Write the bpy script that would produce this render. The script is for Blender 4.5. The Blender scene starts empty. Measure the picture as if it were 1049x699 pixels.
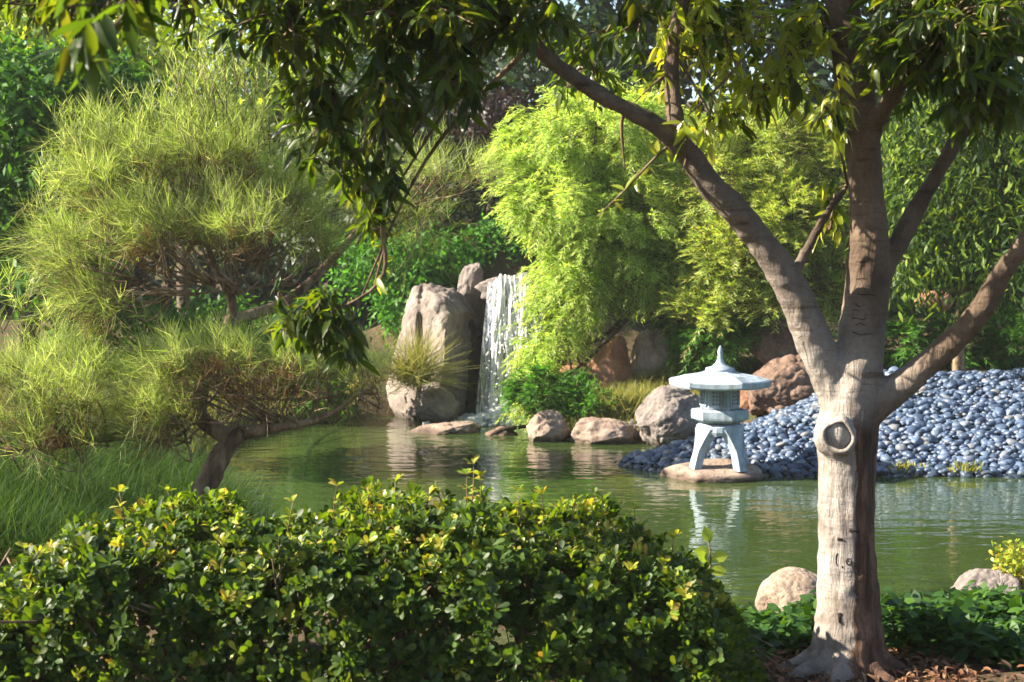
import bpy, bmesh, math, random
import numpy as np
from mathutils import Vector, noise as mnoise
from mathutils.bvhtree import BVHTree

scene = bpy.context.scene
col = scene.collection
R = math.radians
rng = np.random.default_rng(11)
random.seed(5)

# ------------------------------------------------------------------ camera frame
F = 1640.0                       # focal length in photo pixels (1049 px wide)
CAMZ = 1.6
PITCH = math.atan((349.5 - 253.0) / F)
WATER = -0.8
SUN_EL, SUN_BACK = R(33), R(-2)  # sun from the left, almost square to the view
SUN = np.array([-math.cos(SUN_EL) * math.cos(SUN_BACK), math.cos(SUN_EL) * math.sin(SUN_BACK), math.sin(SUN_EL)])


def P(px, py, d):
    """world point seen at photo pixel (px, py), d metres away along +Y"""
    u, v = (px - 524.5) / F, (349.5 - py) / F
    y = math.cos(PITCH) + v * math.sin(PITCH)
    z = -math.sin(PITCH) + v * math.cos(PITCH)
    return np.array([u * d / y, d, CAMZ + z * d / y])


# ------------------------------------------------------------------ object helpers
def tag(o, label=None, cat=None, group=None, kind=None):
    if label: o['label'] = label
    if cat: o['category'] = cat
    if group: o['group'] = group
    if kind: o['kind'] = kind
    return o


def thing(name, label, cat, loc=(0, 0, 0), group=None):
    o = bpy.data.objects.new(name, None)
    o.empty_display_size = 0.2
    o.location = loc
    col.objects.link(o)
    return tag(o, label, cat, group)


def link(name, me, mat=None, parent=None):
    o = bpy.data.objects.new(name, me)
    col.objects.link(o)
    if mat is not None and not me.materials:
        me.materials.append(mat)
    if parent is not None:
        o.parent = parent
        o.matrix_parent_inverse.identity()
        o.location = -np.array(parent.location) if parent.type == 'EMPTY' and parent.parent is None else (0, 0, 0)
    return o


def mesh_np(name, V, Q, smooth=True):
    """mesh from numpy vertices (n,3) and faces (m,k)"""
    V = np.ascontiguousarray(V, dtype=np.float32)
    Q = np.ascontiguousarray(Q, dtype=np.int32)
    me = bpy.data.meshes.new(name)
    me.vertices.add(len(V))
    me.vertices.foreach_set('co', V.ravel())
    k = Q.shape[1]
    me.loops.add(Q.size)
    me.loops.foreach_set('vertex_index', Q.ravel())
    me.polygons.add(len(Q))
    me.polygons.foreach_set('loop_start', np.arange(0, Q.size, k, dtype=np.int32))
    me.polygons.foreach_set('use_smooth', np.full(len(Q), smooth, dtype=bool))
    me.update(calc_edges=True)
    me.validate()
    return me


class Geo:
    """collects quads"""
    def __init__(s):
        s.v, s.q, s.n = [], [], 0

    def add(s, V, Q):
        if len(V) == 0: return
        s.v.append(np.asarray(V)); s.q.append(np.asarray(Q) + s.n); s.n += len(V)

    def mesh(s, name, smooth=True):
        return mesh_np(name, np.concatenate(s.v), np.concatenate(s.q), smooth)

    def obj(s, name, mat, parent=None, smooth=True):
        return link(name, s.mesh(name, smooth), mat, parent)


def unit(a):
    a = np.asarray(a, dtype=float)
    return a / np.maximum(np.linalg.norm(a, axis=-1, keepdims=True), 1e-9)


def catmull(pts, rad, per=6):
    pts = np.asarray(pts, float); rad = np.asarray(rad, float)
    p = np.vstack([2 * pts[0] - pts[1], pts, 2 * pts[-1] - pts[-2]])
    out, ro = [], []
    for i in range(1, len(p) - 2):
        for k in range(per):
            t = k / per
            a, b, c, d = p[i - 1], p[i], p[i + 1], p[i + 2]
            out.append(0.5 * (2 * b + (c - a) * t + (2 * a - 5 * b + 4 * c - d) * t * t + (3 * b - a - 3 * c + d) * t ** 3))
            ro.append(rad[i - 1] * (1 - t) + rad[i] * t)
    out.append(pts[-1]); ro.append(rad[-1])
    return np.array(out), np.array(ro)


def tube(pts, rad, sides=8, per=5, wob=0.0, smooth_path=True, cap=True):
    if smooth_path and len(pts) > 2:
        pts, rad = catmull(pts, rad, per)
    pts = np.asarray(pts, float); rad = np.asarray(rad, float)
    n = len(pts)
    t = unit(np.gradient(pts, axis=0))
    ref = np.array([0.13, 0.9, 0.2]) if abs(t[0][2]) > 0.7 else np.array([0, 0, 1.0])
    u = unit(np.cross(t[0], ref))
    V = []
    ang = np.arange(sides) / sides * 2 * math.pi
    for i in range(n):
        u = unit(u - t[i] * np.dot(u, t[i]))
        w = np.cross(t[i], u)
        r = rad[i] * (1 + (wob * rng.normal(size=sides) if wob else 0))
        V.append(pts[i] + (np.cos(ang) * r)[:, None] * u + (np.sin(ang) * r)[:, None] * w)
    V = np.concatenate(V)
    a = np.arange(sides); b = (a + 1) % sides
    Q = np.concatenate([np.stack([i * sides + a, i * sides + b, (i + 1) * sides + b, (i + 1) * sides + a], 1) for i in range(n - 1)])
    if cap:
        V = np.vstack([V, pts[0], pts[-1]])
        c0, c1 = len(V) - 2, len(V) - 1
        h = np.arange(0, sides, 2)
        Q = np.vstack([Q,
                       np.stack([np.full(len(h), c0), (h + 2) % sides, (h + 1) % sides, h], 1),
                       np.stack([np.full(len(h), c1), (n - 1) * sides + h, (n - 1) * sides + (h + 1) % sides, (n - 1) * sides + (h + 2) % sides], 1)])
    return V, Q


LANCE = [(0, .10), (.3, .9), (.6, .85), (.85, .4), (1, .03)]
OBOV = [(0, .12), (.35, .55), (.7, 1.0), (.9, .75), (1, .15)]
OVAL = [(0, .15), (.3, .9), (.65, .9), (1, .08)]
DIAM = [(0, .12), (.45, 1.0), (1, .06)]
NEED = [(0, 1.0), (.5, .9), (1, .3)]


def leaf_geo(pos, d, nrm, L, W, prof=LANCE, fold=0.25, droop=0.25, mid=True):
    """many leaves at once: curved, folded blades"""
    pos = np.asarray(pos, float); N = len(pos)
    if N == 0: return np.zeros((0, 3)), np.zeros((0, 4), int)
    d = unit(d); s = unit(np.cross(d, nrm)); n = np.cross(s, d)
    L = np.broadcast_to(L, N).astype(float); W = np.broadcast_to(W, N).astype(float)
    droop = np.broadcast_to(droop, N).astype(float)
    rows = []
    for t, w in prof:
        c = pos + d * (t * L)[:, None] - n * (droop * t * t * L)[:, None]
        hw = (w * W * 0.5)[:, None]
        lf = n * (fold * w * W * 0.5)[:, None]
        if mid: rows += [c + s * hw + lf, c, c - s * hw + lf]
        else: rows += [c + s * hw, c - s * hw]
    k = len(rows)
    V = np.stack(rows, 1).reshape(-1, 3)
    cols = 3 if mid else 2
    q = []
    for r in range(len(prof) - 1):
        for c in range(cols - 1):
            a = r * cols + c
            q.append([a, a + 1, a + cols + 1, a + cols])
    q = np.array(q)
    Q = (np.arange(N)[:, None, None] * k + q[None]).reshape(-1, 4)
    return V, Q


def rdir(n, up=0.0):
    v = rng.normal(size=(n, 3)); v = unit(v); v[:, 2] += up
    return unit(v)


def sprays(start, d, L, M, ll, lw, ang=35, droop=0.3, prof=NEED, flat=False, jit=0.25, ldroop=0.15, stem=None):
    """S curved twigs, each carrying M thin leaflets; stem = (Geo, radius) also collects the twigs"""
    start = np.asarray(start, float); S = len(start)
    d = unit(d); L = np.broadcast_to(L, S).astype(float)
    t = np.linspace(0.08, 1.0, M)[None] + rng.uniform(-.04, .04, (S, M))
    dr_ = np.broadcast_to(np.asarray(droop, float).reshape(-1), S); droop = dr_[:, None]
    g = np.array([0, 0, -1.0])
    c = start[:, None] + d[:, None] * (t * L[:, None])[..., None] + g * (droop * t * t * L[:, None])[..., None]
    tan = unit(d[:, None] + g * (2 * droop * t)[..., None])
    side = unit(np.cross(tan, g + 1e-3)); oth = np.cross(side, tan)
    if flat:
        roll = np.where(np.arange(M) % 2 == 0, 0, math.pi)[None] + rng.normal(0, .35, (S, M))
    else:
        roll = rng.uniform(0, 2 * math.pi, (S, M))
    rad = side * np.cos(roll)[..., None] + oth * np.sin(roll)[..., None]
    a = R(ang) * (1 - 0.25 * t)
    dd = tan * np.cos(a)[..., None] + rad * np.sin(a)[..., None] + rng.normal(0, jit * .5, (S, M, 3))
    nn = unit(oth[...] + rng.normal(0, .5, (S, M, 3)))
    ln = ll * rng.uniform(.6, 1.25, (S, M)) * (1.05 - .45 * np.abs(t - .45))
    if stem:
        geo, r = stem
        for i in range(S):
            k = [0.0, .5, 1.0]
            pts = [start[i] + d[i] * q * L[i] + g * float(dr_[i]) * q * q * L[i] for q in k]
            geo.add(*tube(pts, [r, r * .75, r * .35], 4, 2, cap=False))
    return leaf_geo(c.reshape(-1, 3), dd.reshape(-1, 3), nn.reshape(-1, 3), ln.ravel(), lw, prof, 0, ldroop, mid=False)


# ------------------------------------------------------------------ materials
def new_mat(name):
    m = bpy.data.materials.new(name); m.use_nodes = True
    nt = m.node_tree; nt.nodes.clear()
    return m, nt, nt.nodes, nt.links


def ramp(nodes, stops, interp='LINEAR'):
    r = nodes.new('ShaderNodeValToRGB'); r.color_ramp.interpolation = interp
    e = r.color_ramp.elements
    while len(e) < len(stops): e.new(0.5)
    for el, (p, c) in zip(e, stops):
        el.position = p; el.color = (*c, 1)
    return r


def leaf_mat(name, cols, trans=0.42, rough=0.38, tint=(1.25, 1.2, 0.45), spec=0.5):
    m, nt, N, K = new_mat(name)
    g = N.new('ShaderNodeNewGeometry')
    n = len(cols)
    r = ramp(N, [(i / max(1, n - 1), c) for i, c in enumerate(cols)])
    K.new(g.outputs['Random Per Island'], r.inputs[0])
    b = N.new('ShaderNodeBsdfPrincipled')
    b.inputs['Roughness'].default_value = rough
    b.inputs['Specular IOR Level'].default_value = spec
    K.new(r.outputs[0], b.inputs['Base Color'])
    mul = N.new('ShaderNodeMix'); mul.data_type = 'RGBA'; mul.blend_type = 'MULTIPLY'; mul.inputs[0].default_value = 1
    mul.clamp_result = False
    K.new(r.outputs[0], mul.inputs['A']); mul.inputs['B'].default_value = (*[t for t in tint], 1)
    t = N.new('ShaderNodeBsdfTranslucent'); K.new(mul.outputs['Result'], t.inputs[0])
    mx = N.new('ShaderNodeMixShader'); mx.inputs[0].default_value = trans
    K.new(b.outputs[0], mx.inputs[1]); K.new(t.outputs[0], mx.inputs[2])
    o = N.new('ShaderNodeOutputMaterial'); K.new(mx.outputs[0], o.inputs[0])
    return m


def coords(N, K, scale=(1, 1, 1), src='Object'):
    tc = N.new('ShaderNodeTexCoord'); mp = N.new('ShaderNodeMapping')
    mp.inputs['Scale'].default_value = scale
    K.new(tc.outputs[src], mp.inputs[0])
    return mp.outputs[0]


def noise_tex(N, K, vec, scale, detail=6, rough=0.6, dist=0.0):
    n = N.new('ShaderNodeTexNoise')
    n.inputs['Scale'].default_value = scale; n.inputs['Detail'].default_value = detail
    n.inputs['Roughness'].default_value = rough; n.inputs['Distortion'].default_value = dist
    K.new(vec, n.inputs['Vector'])
    return n.outputs['Fac']


def bump(N, K, h, strength, dist, prev=None):
    b = N.new('ShaderNodeBump'); b.inputs['Strength'].default_value = strength; b.inputs['Distance'].default_value = dist
    K.new(h, b.inputs['Height'])
    if prev is not None: K.new(prev, b.inputs['Normal'])
    return b.outputs[0]


def mixc(N, K, f, a, b, mode='MIX'):
    m = N.new('ShaderNodeMix'); m.data_type = 'RGBA'; m.blend_type = mode
    for v, s in ((f, m.inputs[0]), (a, m.inputs['A']), (b, m.inputs['B'])):
        if isinstance(v, tuple): s.default_value = (*v, 1)
        elif isinstance(v, (int, float)): s.default_value = v
        else: K.new(v, s)
    return m.outputs['Result']


def finish(N, K, color, rough=0.8, normal=None, spec=0.3):
    b = N.new('ShaderNodeBsdfPrincipled')
    if isinstance(color, tuple): b.inputs['Base Color'].default_value = (*color, 1)
    else: K.new(color, b.inputs['Base Color'])
    if isinstance(rough, (int, float)): b.inputs['Roughness'].default_value = rough
    else: K.new(rough, b.inputs['Roughness'])
    b.inputs['Specular IOR Level'].default_value = spec
    if normal is not None: K.new(normal, b.inputs['Normal'])
    o = N.new('ShaderNodeOutputMaterial'); K.new(b.outputs[0], o.inputs[0])
    return b


def stone_mat(name, c0, c1, c2, scale=3.0, wet=True, bs=0.6):
    m, nt, N, K = new_mat(name)
    v = coords(N, K, (1, 1, 1))
    n1 = noise_tex(N, K, v, scale, 8, .62, .4)
    n2 = noise_tex(N, K, v, scale * 9, 6, .7)
    r = ramp(N, [(.3, c0), (.5, c1), (.72, c2)])
    K.new(n1, r.inputs[0])
    sp = ramp(N, [(.35, (.55, .52, .5)), (.6, (1, 1, 1))]); K.new(n2, sp.inputs[0])
    c = mixc(N, K, .8, r.outputs[0], sp.outputs[0], 'MULTIPLY')
    if wet:
        g = N.new('ShaderNodeNewGeometry'); s = N.new('ShaderNodeSeparateXYZ'); K.new(g.outputs['Position'], s.inputs[0])
        mr = N.new('ShaderNodeMapRange')
        mr.inputs['From Min'].default_value = WATER + .03; mr.inputs['From Max'].default_value = WATER + .09
        K.new(s.outputs['Z'], mr.inputs['Value'])
        w = mixc(N, K, 1.0, c, (.4, .38, .36), 'MULTIPLY')
        c = mixc(N, K, mr.outputs[0], w, c)
    nb = bump(N, K, n1, bs, .06)
    nb = bump(N, K, n2, bs * .7, .012, nb)
    vo = N.new('ShaderNodeTexVoronoi'); vo.feature = 'DISTANCE_TO_EDGE'; vo.inputs['Scale'].default_value = scale * .9
    wv = N.new('ShaderNodeVectorMath'); wv.operation = 'ADD'
    nc = N.new('ShaderNodeTexNoise'); nc.inputs['Scale'].default_value = scale * 1.5
    K.new(v, nc.inputs['Vector']); K.new(v, wv.inputs[0]); K.new(nc.outputs['Color'], wv.inputs[1]); K.new(wv.outputs[0], vo.inputs['Vector'])
    cr = ramp(N, [(0, (0, 0, 0)), (.05, (1, 1, 1))]); K.new(vo.outputs['Distance'], cr.inputs[0])
    nb = bump(N, K, cr.outputs[0], bs * .45, .02, nb)
    finish(N, K, c, .82, nb, .25)
    return m


def bark_mat(name, pale, brown, dark, stretch=.25, scale=9, bs=.7, lent=True):
    m, nt, N, K = new_mat(name)
    v = coords(N, K, (1, 1, stretch))
    n1 = noise_tex(N, K, v, scale, 7, .62, .5)
    n2 = noise_tex(N, K, v, scale * 5, 6, .7)
    r = ramp(N, [(.33, dark), (.45, brown), (.62, pale)]); K.new(n1, r.inputs[0])
    sp = ramp(N, [(.3, (.5, .46, .42)), (.6, (1, 1, 1))]); K.new(n2, sp.inputs[0])
    c = mixc(N, K, .8, r.outputs[0], sp.outputs[0], 'MULTIPLY')
    nb = bump(N, K, n1, bs, .02); nb = bump(N, K, n2, bs * .6, .006, nb)
    finish(N, K, c, .85, nb, .2)
    return m


def trunk_mat():
    """smooth grey-tan skin with red-brown peeling strips and painted shade on one side and dark cross-wise wrinkles higher up"""
    m, nt, N, K = new_mat('foreground_bark')
    tc = N.new('ShaderNodeTexCoord'); sep = N.new('ShaderNodeSeparateXYZ'); K.new(tc.outputs['Object'], sep.inputs[0])
    vs = coords(N, K, (1, 1, .16)); vh = coords(N, K, (.5, .5, 4.2)); v = coords(N, K)
    n_str = noise_tex(N, K, vs, 22, 7, .65, .8)
    n_big = noise_tex(N, K, v, 5, 6, .6, .3)
    n_fin = noise_tex(N, K, v, 70, 5, .7)
    n_hor = noise_tex(N, K, vh, 9, 4, .55, .5)
    pale = ramp(N, [(.3, (.12, .095, .078)), (.5, (.255, .222, .195)), (.7, (.37, .335, .305))]); K.new(n_big, pale.inputs[0])
    red = ramp(N, [(.36, (.022, .012, .009)), (.5, (.075, .038, .024)), (.68, (.19, .11, .072))]); K.new(n_str, red.inputs[0])
    # red-brown strips on the right flank, widened and darkened as painted shade, ragged noise edge
    ax = N.new('ShaderNodeMath'); ax.operation = 'MULTIPLY_ADD'; K.new(n_str, ax.inputs[0]); ax.inputs[1].default_value = .22
    K.new(sep.outputs['X'], ax.inputs[2])
    mr = N.new('ShaderNodeMapRange'); mr.inputs['From Min'].default_value = .088; mr.inputs['From Max'].default_value = .104
    K.new(ax.outputs[0], mr.inputs['Value'])
    mz = N.new('ShaderNodeMapRange'); mz.inputs['From Min'].default_value = 1.12; mz.inputs['From Max'].default_value = .92
    K.new(sep.outputs['Z'], mz.inputs['Value'])
    mm = N.new('ShaderNodeMath'); mm.operation = 'MULTIPLY'; K.new(mr.outputs[0], mm.inputs[0]); K.new(mz.outputs[0], mm.inputs[1])
    c = mixc(N, K, mm.outputs[0], pale.outputs[0], red.outputs[0])
    # rougher brown bark on the limbs, darkened to paint in crown shade; ring-like wrinkles
    hr = ramp(N, [(.28, (.5, .42, .36)), (.42, (1, 1, 1))]); K.new(n_hor, hr.inputs[0])
    up = N.new('ShaderNodeMapRange'); up.inputs['From Min'].default_value = .75; up.inputs['From Max'].default_value = 1.25
    K.new(sep.outputs['Z'], up.inputs['Value'])
    c = mixc(N, K, up.outputs[0], c, mixc(N, K, 1.0, c, hr.outputs[0], 'MULTIPLY'))
    zx = N.new('ShaderNodeMath'); zx.operation = 'MULTIPLY_ADD'; K.new(sep.outputs['X'], zx.inputs[0]); zx.inputs[1].default_value = .8; K.new(sep.outputs['Z'], zx.inputs[2])
    zn = N.new('ShaderNodeMath'); zn.operation = 'MULTIPLY_ADD'; K.new(n_big, zn.inputs[0]); zn.inputs[1].default_value = .5; K.new(zx.outputs[0], zn.inputs[2])
    brown_shade = N.new('ShaderNodeMapRange'); brown_shade.inputs['From Min'].default_value = 1.3; brown_shade.inputs['From Max'].default_value = 1.75
    K.new(zn.outputs[0], brown_shade.inputs['Value'])
    c = mixc(N, K, brown_shade.outputs[0], c, mixc(N, K, 1.0, c, (.40, .31, .23), 'MULTIPLY'))
    fs = ramp(N, [(.3, (.62, .58, .54)), (.55, (1, 1, 1))]); K.new(n_fin, fs.inputs[0])
    c = mixc(N, K, .75, c, fs.outputs[0], 'MULTIPLY')
    nb = bump(N, K, n_str, .8, .03); nb = bump(N, K, n_hor, .5, .012, nb); nb = bump(N, K, n_fin, .4, .004, nb)
    finish(N, K, c, .8, nb, .25)
    return m


M = {}
M['fg_leaf'] = leaf_mat('glossy_tree_leaf', [(.015, .026, .007), (.03, .053, .010), (.055, .085, .014), (.06, .06, .012)], .48, .33, (3.4, 3.4, .4), .28)
M['fg_backlit'] = leaf_mat('backlit_golden_leaf', [(.15, .19, .018), (.22, .27, .025), (.30, .29, .04), (.16, .23, .03)], .55, .33, (2.0, 1.9, .4))  # golden copy of the tree leaf, backlight painted into its colour
M['hedge'] = leaf_mat('hedge_leaf', [(.016, .036, .008), (.03, .065, .012), (.06, .11, .014), (.05, .07, .012)], .42, .48, (3.0, 2.6, .3), .25)
M['hedge_new'] = leaf_mat('hedge_new_growth', [(.15, .24, .02), (.24, .33, .03), (.33, .36, .04), (.32, .22, .05)], .42, .35, (1.5, 1.3, .4))
M['needle'] = leaf_mat('soft_needle', [(.13, .19, .04), (.21, .29, .06), (.30, .38, .11), (.50, .53, .30)], .55, .5, (1.5, 1.5, .7), .25)
M['needle_dead'] = leaf_mat('dry_needle', [(.10, .06, .028), (.15, .09, .04), (.12, .11, .03)], .35, .6, (1.3, 1.1, .7), .2)
M['feather'] = leaf_mat('bright_feathery_leaf', [(.20, .34, .05), (.33, .48, .08), (.45, .57, .13), (.58, .63, .25)], .58, .45, (1.5, 1.5, .7), .3)
M['olive'] = leaf_mat('olive_feathery_leaf', [(.18, .31, .05), (.31, .44, .08), (.43, .53, .13), (.46, .42, .18)], .45, .45, (1.5, 1.4, .5), .3)
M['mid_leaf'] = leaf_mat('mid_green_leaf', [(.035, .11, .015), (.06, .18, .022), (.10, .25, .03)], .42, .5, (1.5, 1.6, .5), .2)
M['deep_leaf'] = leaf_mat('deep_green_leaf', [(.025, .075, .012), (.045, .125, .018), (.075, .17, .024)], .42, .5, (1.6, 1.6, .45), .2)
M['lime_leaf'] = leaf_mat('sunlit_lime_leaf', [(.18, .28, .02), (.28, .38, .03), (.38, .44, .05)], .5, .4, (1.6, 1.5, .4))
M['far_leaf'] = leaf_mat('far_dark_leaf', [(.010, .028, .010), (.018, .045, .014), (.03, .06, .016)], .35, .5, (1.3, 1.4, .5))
M['plum_leaf'] = leaf_mat('plum_leaf', [(.02, .010, .010), (.035, .014, .012), (.015, .018, .010)], .3, .5, (1.4, .9, .8))
M['right_leaf'] = leaf_mat('narrow_shiny_leaf', [(.012, .032, .008), (.025, .06, .010), (.06, .11, .014), (.20, .28, .03)], .42, .5, (1.8, 1.7, .4), .2)
M['grass'] = leaf_mat('fine_grass', [(.018, .05, .010), (.032, .075, .014), (.06, .10, .02)], .4, .6, (1.4, 1.4, .5), .1)
M['reed'] = leaf_mat('straw_grass', [(.12, .16, .03), (.24, .25, .06), (.34, .3, .1)], .4, .5, (1.3, 1.2, .6), .25)
M['cover'] = leaf_mat('ground_cover_leaf', [(.015, .045, .010), (.03, .08, .014), (.06, .13, .018)], .36, .5, (1.8, 1.7, .4), .2)
M['litter'] = leaf_mat('dry_leaf_litter', [(.10, .04, .025), (.17, .08, .04), (.22, .13, .07), (.07, .04, .03)], .15, .7, (1, 1, 1), .2)
M['trunk'] = trunk_mat()
M['twig'] = bark_mat('brown_twig_bark', (.24, .17, .11), (.12, .08, .05), (.05, .03, .02), .3, 14)
M['needle_bark'] = bark_mat('grey_brown_bark', (.30, .22, .15), (.16, .105, .065), (.05, .032, .02), .3, 12, .9)
M['dark_bark'] = bark_mat('dark_bark', (.14, .10, .07), (.08, .055, .04), (.03, .02, .015), .3, 8)
M['knot'] = bark_mat('weathered_wood', (.30, .19, .11), (.17, .10, .055), (.05, .03, .02), .8, 10)
M['scar'] = bark_mat('dark_scar', (.035, .022, .016), (.022, .014, .01), (.012, .008, .006), 1, 30)
M['pink_stone'] = stone_mat('pink_grey_stone', (.13, .09, .07), (.27, .20, .16), (.37, .30, .245), 2.6)
M['fall_stone'] = stone_mat('waterfall_stone', (.085, .07, .06), (.21, .172, .15), (.31, .262, .232), 1.6, True, .8)
M['wet_shade_stone'] = stone_mat('wet_and_shaded_stone', (.016, .013, .011), (.035, .028, .023), (.07, .055, .045), 2.2, False)  # near-black: wet for the fall wall, painted recess shade for the overhang rock
M['grey_stone'] = stone_mat('grey_stone', (.10, .085, .078), (.20, .17, .155), (.29, .25, .23), 3.2)
M['brown_stone'] = stone_mat('red_brown_stone', (.12, .05, .03), (.27, .13, .075), (.38, .22, .14), 2.2, False)
M['dark_stone'] = stone_mat('dark_brown_stone', (.07, .045, .035), (.15, .095, .07), (.24, .165, .125), 2.6, False)
M['pale_stone'] = stone_mat('pale_boulder', (.17, .12, .09), (.30, .23, .175), (.38, .31, .25), 4.0)


def pebble_mat():
    m, nt, N, K = new_mat('blue_grey_cobble')
    oi = N.new('ShaderNodeObjectInfo'); g = N.new('ShaderNodeNewGeometry')
    ad = N.new('ShaderNodeMath'); ad.operation = 'ADD'; K.new(oi.outputs['Random'], ad.inputs[0]); K.new(g.outputs['Random Per Island'], ad.inputs[1])
    fr = N.new('ShaderNodeMath'); fr.operation = 'FRACT'; K.new(ad.outputs[0], fr.inputs[0])
    r = ramp(N, [(0, (.026, .043, .080)), (.45, (.056, .088, .152)), (.78, (.092, .132, .205)), (.92, (.14, .165, .20)), (1, (.16, .15, .14))]); K.new(fr.outputs[0], r.inputs[0])
    v = coords(N, K); n = noise_tex(N, K, v, 60, 4, .6)
    sp = ramp(N, [(.3, (.72, .72, .74)), (.65, (1.1, 1.1, 1.1))]); K.new(n, sp.inputs[0])
    c = mixc(N, K, 1.0, r.outputs[0], sp.outputs[0], 'MULTIPLY')
    s_ = N.new('ShaderNodeSeparateXYZ'); K.new(g.outputs['Position'], s_.inputs[0])
    mr = N.new('ShaderNodeMapRange'); mr.inputs['From Min'].default_value = WATER + .03; mr.inputs['From Max'].default_value = WATER + .08
    K.new(s_.outputs['Z'], mr.inputs['Value'])
    c = mixc(N, K, mr.outputs[0], mixc(N, K, 1.0, c, (.5, .5, .47), 'MULTIPLY'), c)
    finish(N, K, c, .48, bump(N, K, n, .2, .004), .45)
    return m


M['pebble'] = pebble_mat()


def lantern_mat():
    m, nt, N, K = new_mat('pale_lantern_stone')
    v = coords(N, K); n1 = noise_tex(N, K, v, 6, 6, .65); n2 = noise_tex(N, K, v, 55, 5, .7)
    r = ramp(N, [(.28, (.20, .25, .30)), (.5, (.31, .38, .45)), (.75, (.38, .45, .52))]); K.new(n1, r.inputs[0])
    sp = ramp(N, [(.32, (.75, .74, .72)), (.55, (1, 1, 1))]); K.new(n2, sp.inputs[0])
    c = mixc(N, K, .8, r.outputs[0], sp.outputs[0], 'MULTIPLY')
    n3 = noise_tex(N, K, coords(N, K, (1, 1, .12)), 16, 4, .6); st = ramp(N, [(.36, (.55, .53, .48)), (.52, (1, 1, 1))]); K.new(n3, st.inputs[0])
    c = mixc(N, K, .75, c, st.outputs[0], 'MULTIPLY')
    n4 = noise_tex(N, K, v, 11, 5, .65); li = ramp(N, [(.62, (0, 0, 0)), (.70, (1, 1, 1))]); K.new(n4, li.inputs[0])
    c = mixc(N, K, li.outputs[0], c, mixc(N, K, .55, c, (.20, .21, .13)))
    nb = bump(N, K, n2, .5, .008); nb = bump(N, K, n1, .2, .02, nb)
    finish(N, K, c, .8, nb, .25)
    return m


M['lantern'] = lantern_mat()
mm_, _, N_, K_ = new_mat('lantern_recess'); finish(N_, K_, (.16, .16, .16), .9); M['recess'] = mm_


def ground_mat():
    m, nt, N, K = new_mat('garden_soil')
    v = coords(N, K); n1 = noise_tex(N, K, v, 1.2, 8, .6); n2 = noise_tex(N, K, v, 25, 6, .7)
    r = ramp(N, [(.35, (.05, .045, .02)), (.5, (.09, .065, .04)), (.65, (.045, .07, .02))]); K.new(n1, r.inputs[0])
    sp = ramp(N, [(.3, (.5, .5, .5)), (.6, (1.1, 1.05, 1))]); K.new(n2, sp.inputs[0])
    c = mixc(N, K, 1.0, r.outputs[0], sp.outputs[0], 'MULTIPLY')
    nb = bump(N, K, n2, .8, .03); nb = bump(N, K, n1, .5, .15, nb)
    finish(N, K, c, .95, nb, .1)
    return m


def water_mat():
    m, nt, N, K = new_mat('green_pond_water')
    v = coords(N, K, (1, 1.25, 1))
    n1 = noise_tex(N, K, coords(N, K, (.75, 1.5, 1)), 2.6, 1.5, .45, .4)
    n2 = noise_tex(N, K, v, 9, 1.5, .5, .3)
    n3 = noise_tex(N, K, coords(N, K), .35, 3, .5)
    # stronger chop towards the foot of the waterfall
    g = N.new('ShaderNodeNewGeometry'); ds = N.new('ShaderNodeVectorMath'); ds.operation = 'DISTANCE'
    K.new(g.outputs['Position'], ds.inputs[0]); ds.inputs[1].default_value = (-.15, 22.2, WATER)
    mr = N.new('ShaderNodeMapRange'); mr.inputs['From Min'].default_value = .5; mr.inputs['From Max'].default_value = 9
    mr.inputs['To Min'].default_value = 1.0; mr.inputs['To Max'].default_value = .40
    K.new(ds.outputs['Value'], mr.inputs['Value'])
    b1 = N.new('ShaderNodeBump'); b1.inputs['Distance'].default_value = .018; K.new(n1, b1.inputs['Height']); K.new(mr.outputs[0], b1.inputs['Strength'])
    b2 = N.new('ShaderNodeBump'); b2.inputs['Distance'].default_value = .005; K.new(n2, b2.inputs['Height']); K.new(mr.outputs[0], b2.inputs['Strength'])
    K.new(b1.outputs[0], b2.inputs['Normal'])
    r = ramp(N, [(.3, (.024, .042, .010)), (.7, (.036, .056, .015))]); K.new(n3, r.inputs[0])
    b = finish(N, K, r.outputs[0], .03, b2.outputs[0], .5)
    b.inputs['IOR'].default_value = 1.44
    return m


# ------------------------------------------------------------------ world, sun, camera
w = bpy.data.worlds.new('World'); scene.world = w; w.use_nodes = True
wn = w.node_tree; bg = wn.nodes['Background']
sky = wn.nodes.new('ShaderNodeTexSky'); sky.sky_type = 'NISHITA'; sky.sun_disc = False
sky.sun_elevation = SUN_EL
sky.sun_rotation = math.atan2(SUN[0], SUN[1])
wn.links.new(sky.outputs[0], bg.inputs[0]); bg.inputs[1].default_value = 0.06
sl = bpy.data.lights.new('sun', 'SUN'); sl.energy = 5.0; sl.angle = R(.5); sl.color = (1, .90, .74)
so = bpy.data.objects.new('sun', sl); col.objects.link(so)
so.rotation_euler = Vector(SUN).to_track_quat('Z', 'Y').to_euler()
cam = bpy.data.cameras.new('camera'); co = bpy.data.objects.new('camera', cam); col.objects.link(co)
cam.sensor_width = 36; cam.lens = F / 1049 * 36; cam.clip_end = 3000; cam.clip_start = .05
co.location = (0, 0, CAMZ); co.rotation_euler = (R(90) - PITCH, 0, 0)
cam.dof.use_dof = True; cam.dof.focus_distance = 8.5; cam.dof.aperture_fstop = 6.5
scene.camera = co
scene.view_settings.view_transform = 'Standard'; scene.view_settings.look = 'None'
scene.view_settings.exposure = 2.15; scene.view_settings.gamma = 1
scene.cycles.max_bounces = 7; scene.cycles.diffuse_bounces = 4; scene.cycles.glossy_bounces = 3
scene.cycles.transmission_bounces = 5; scene.cycles.transparent_max_bounces = 8
scene.cycles.use_denoising = True
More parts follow.
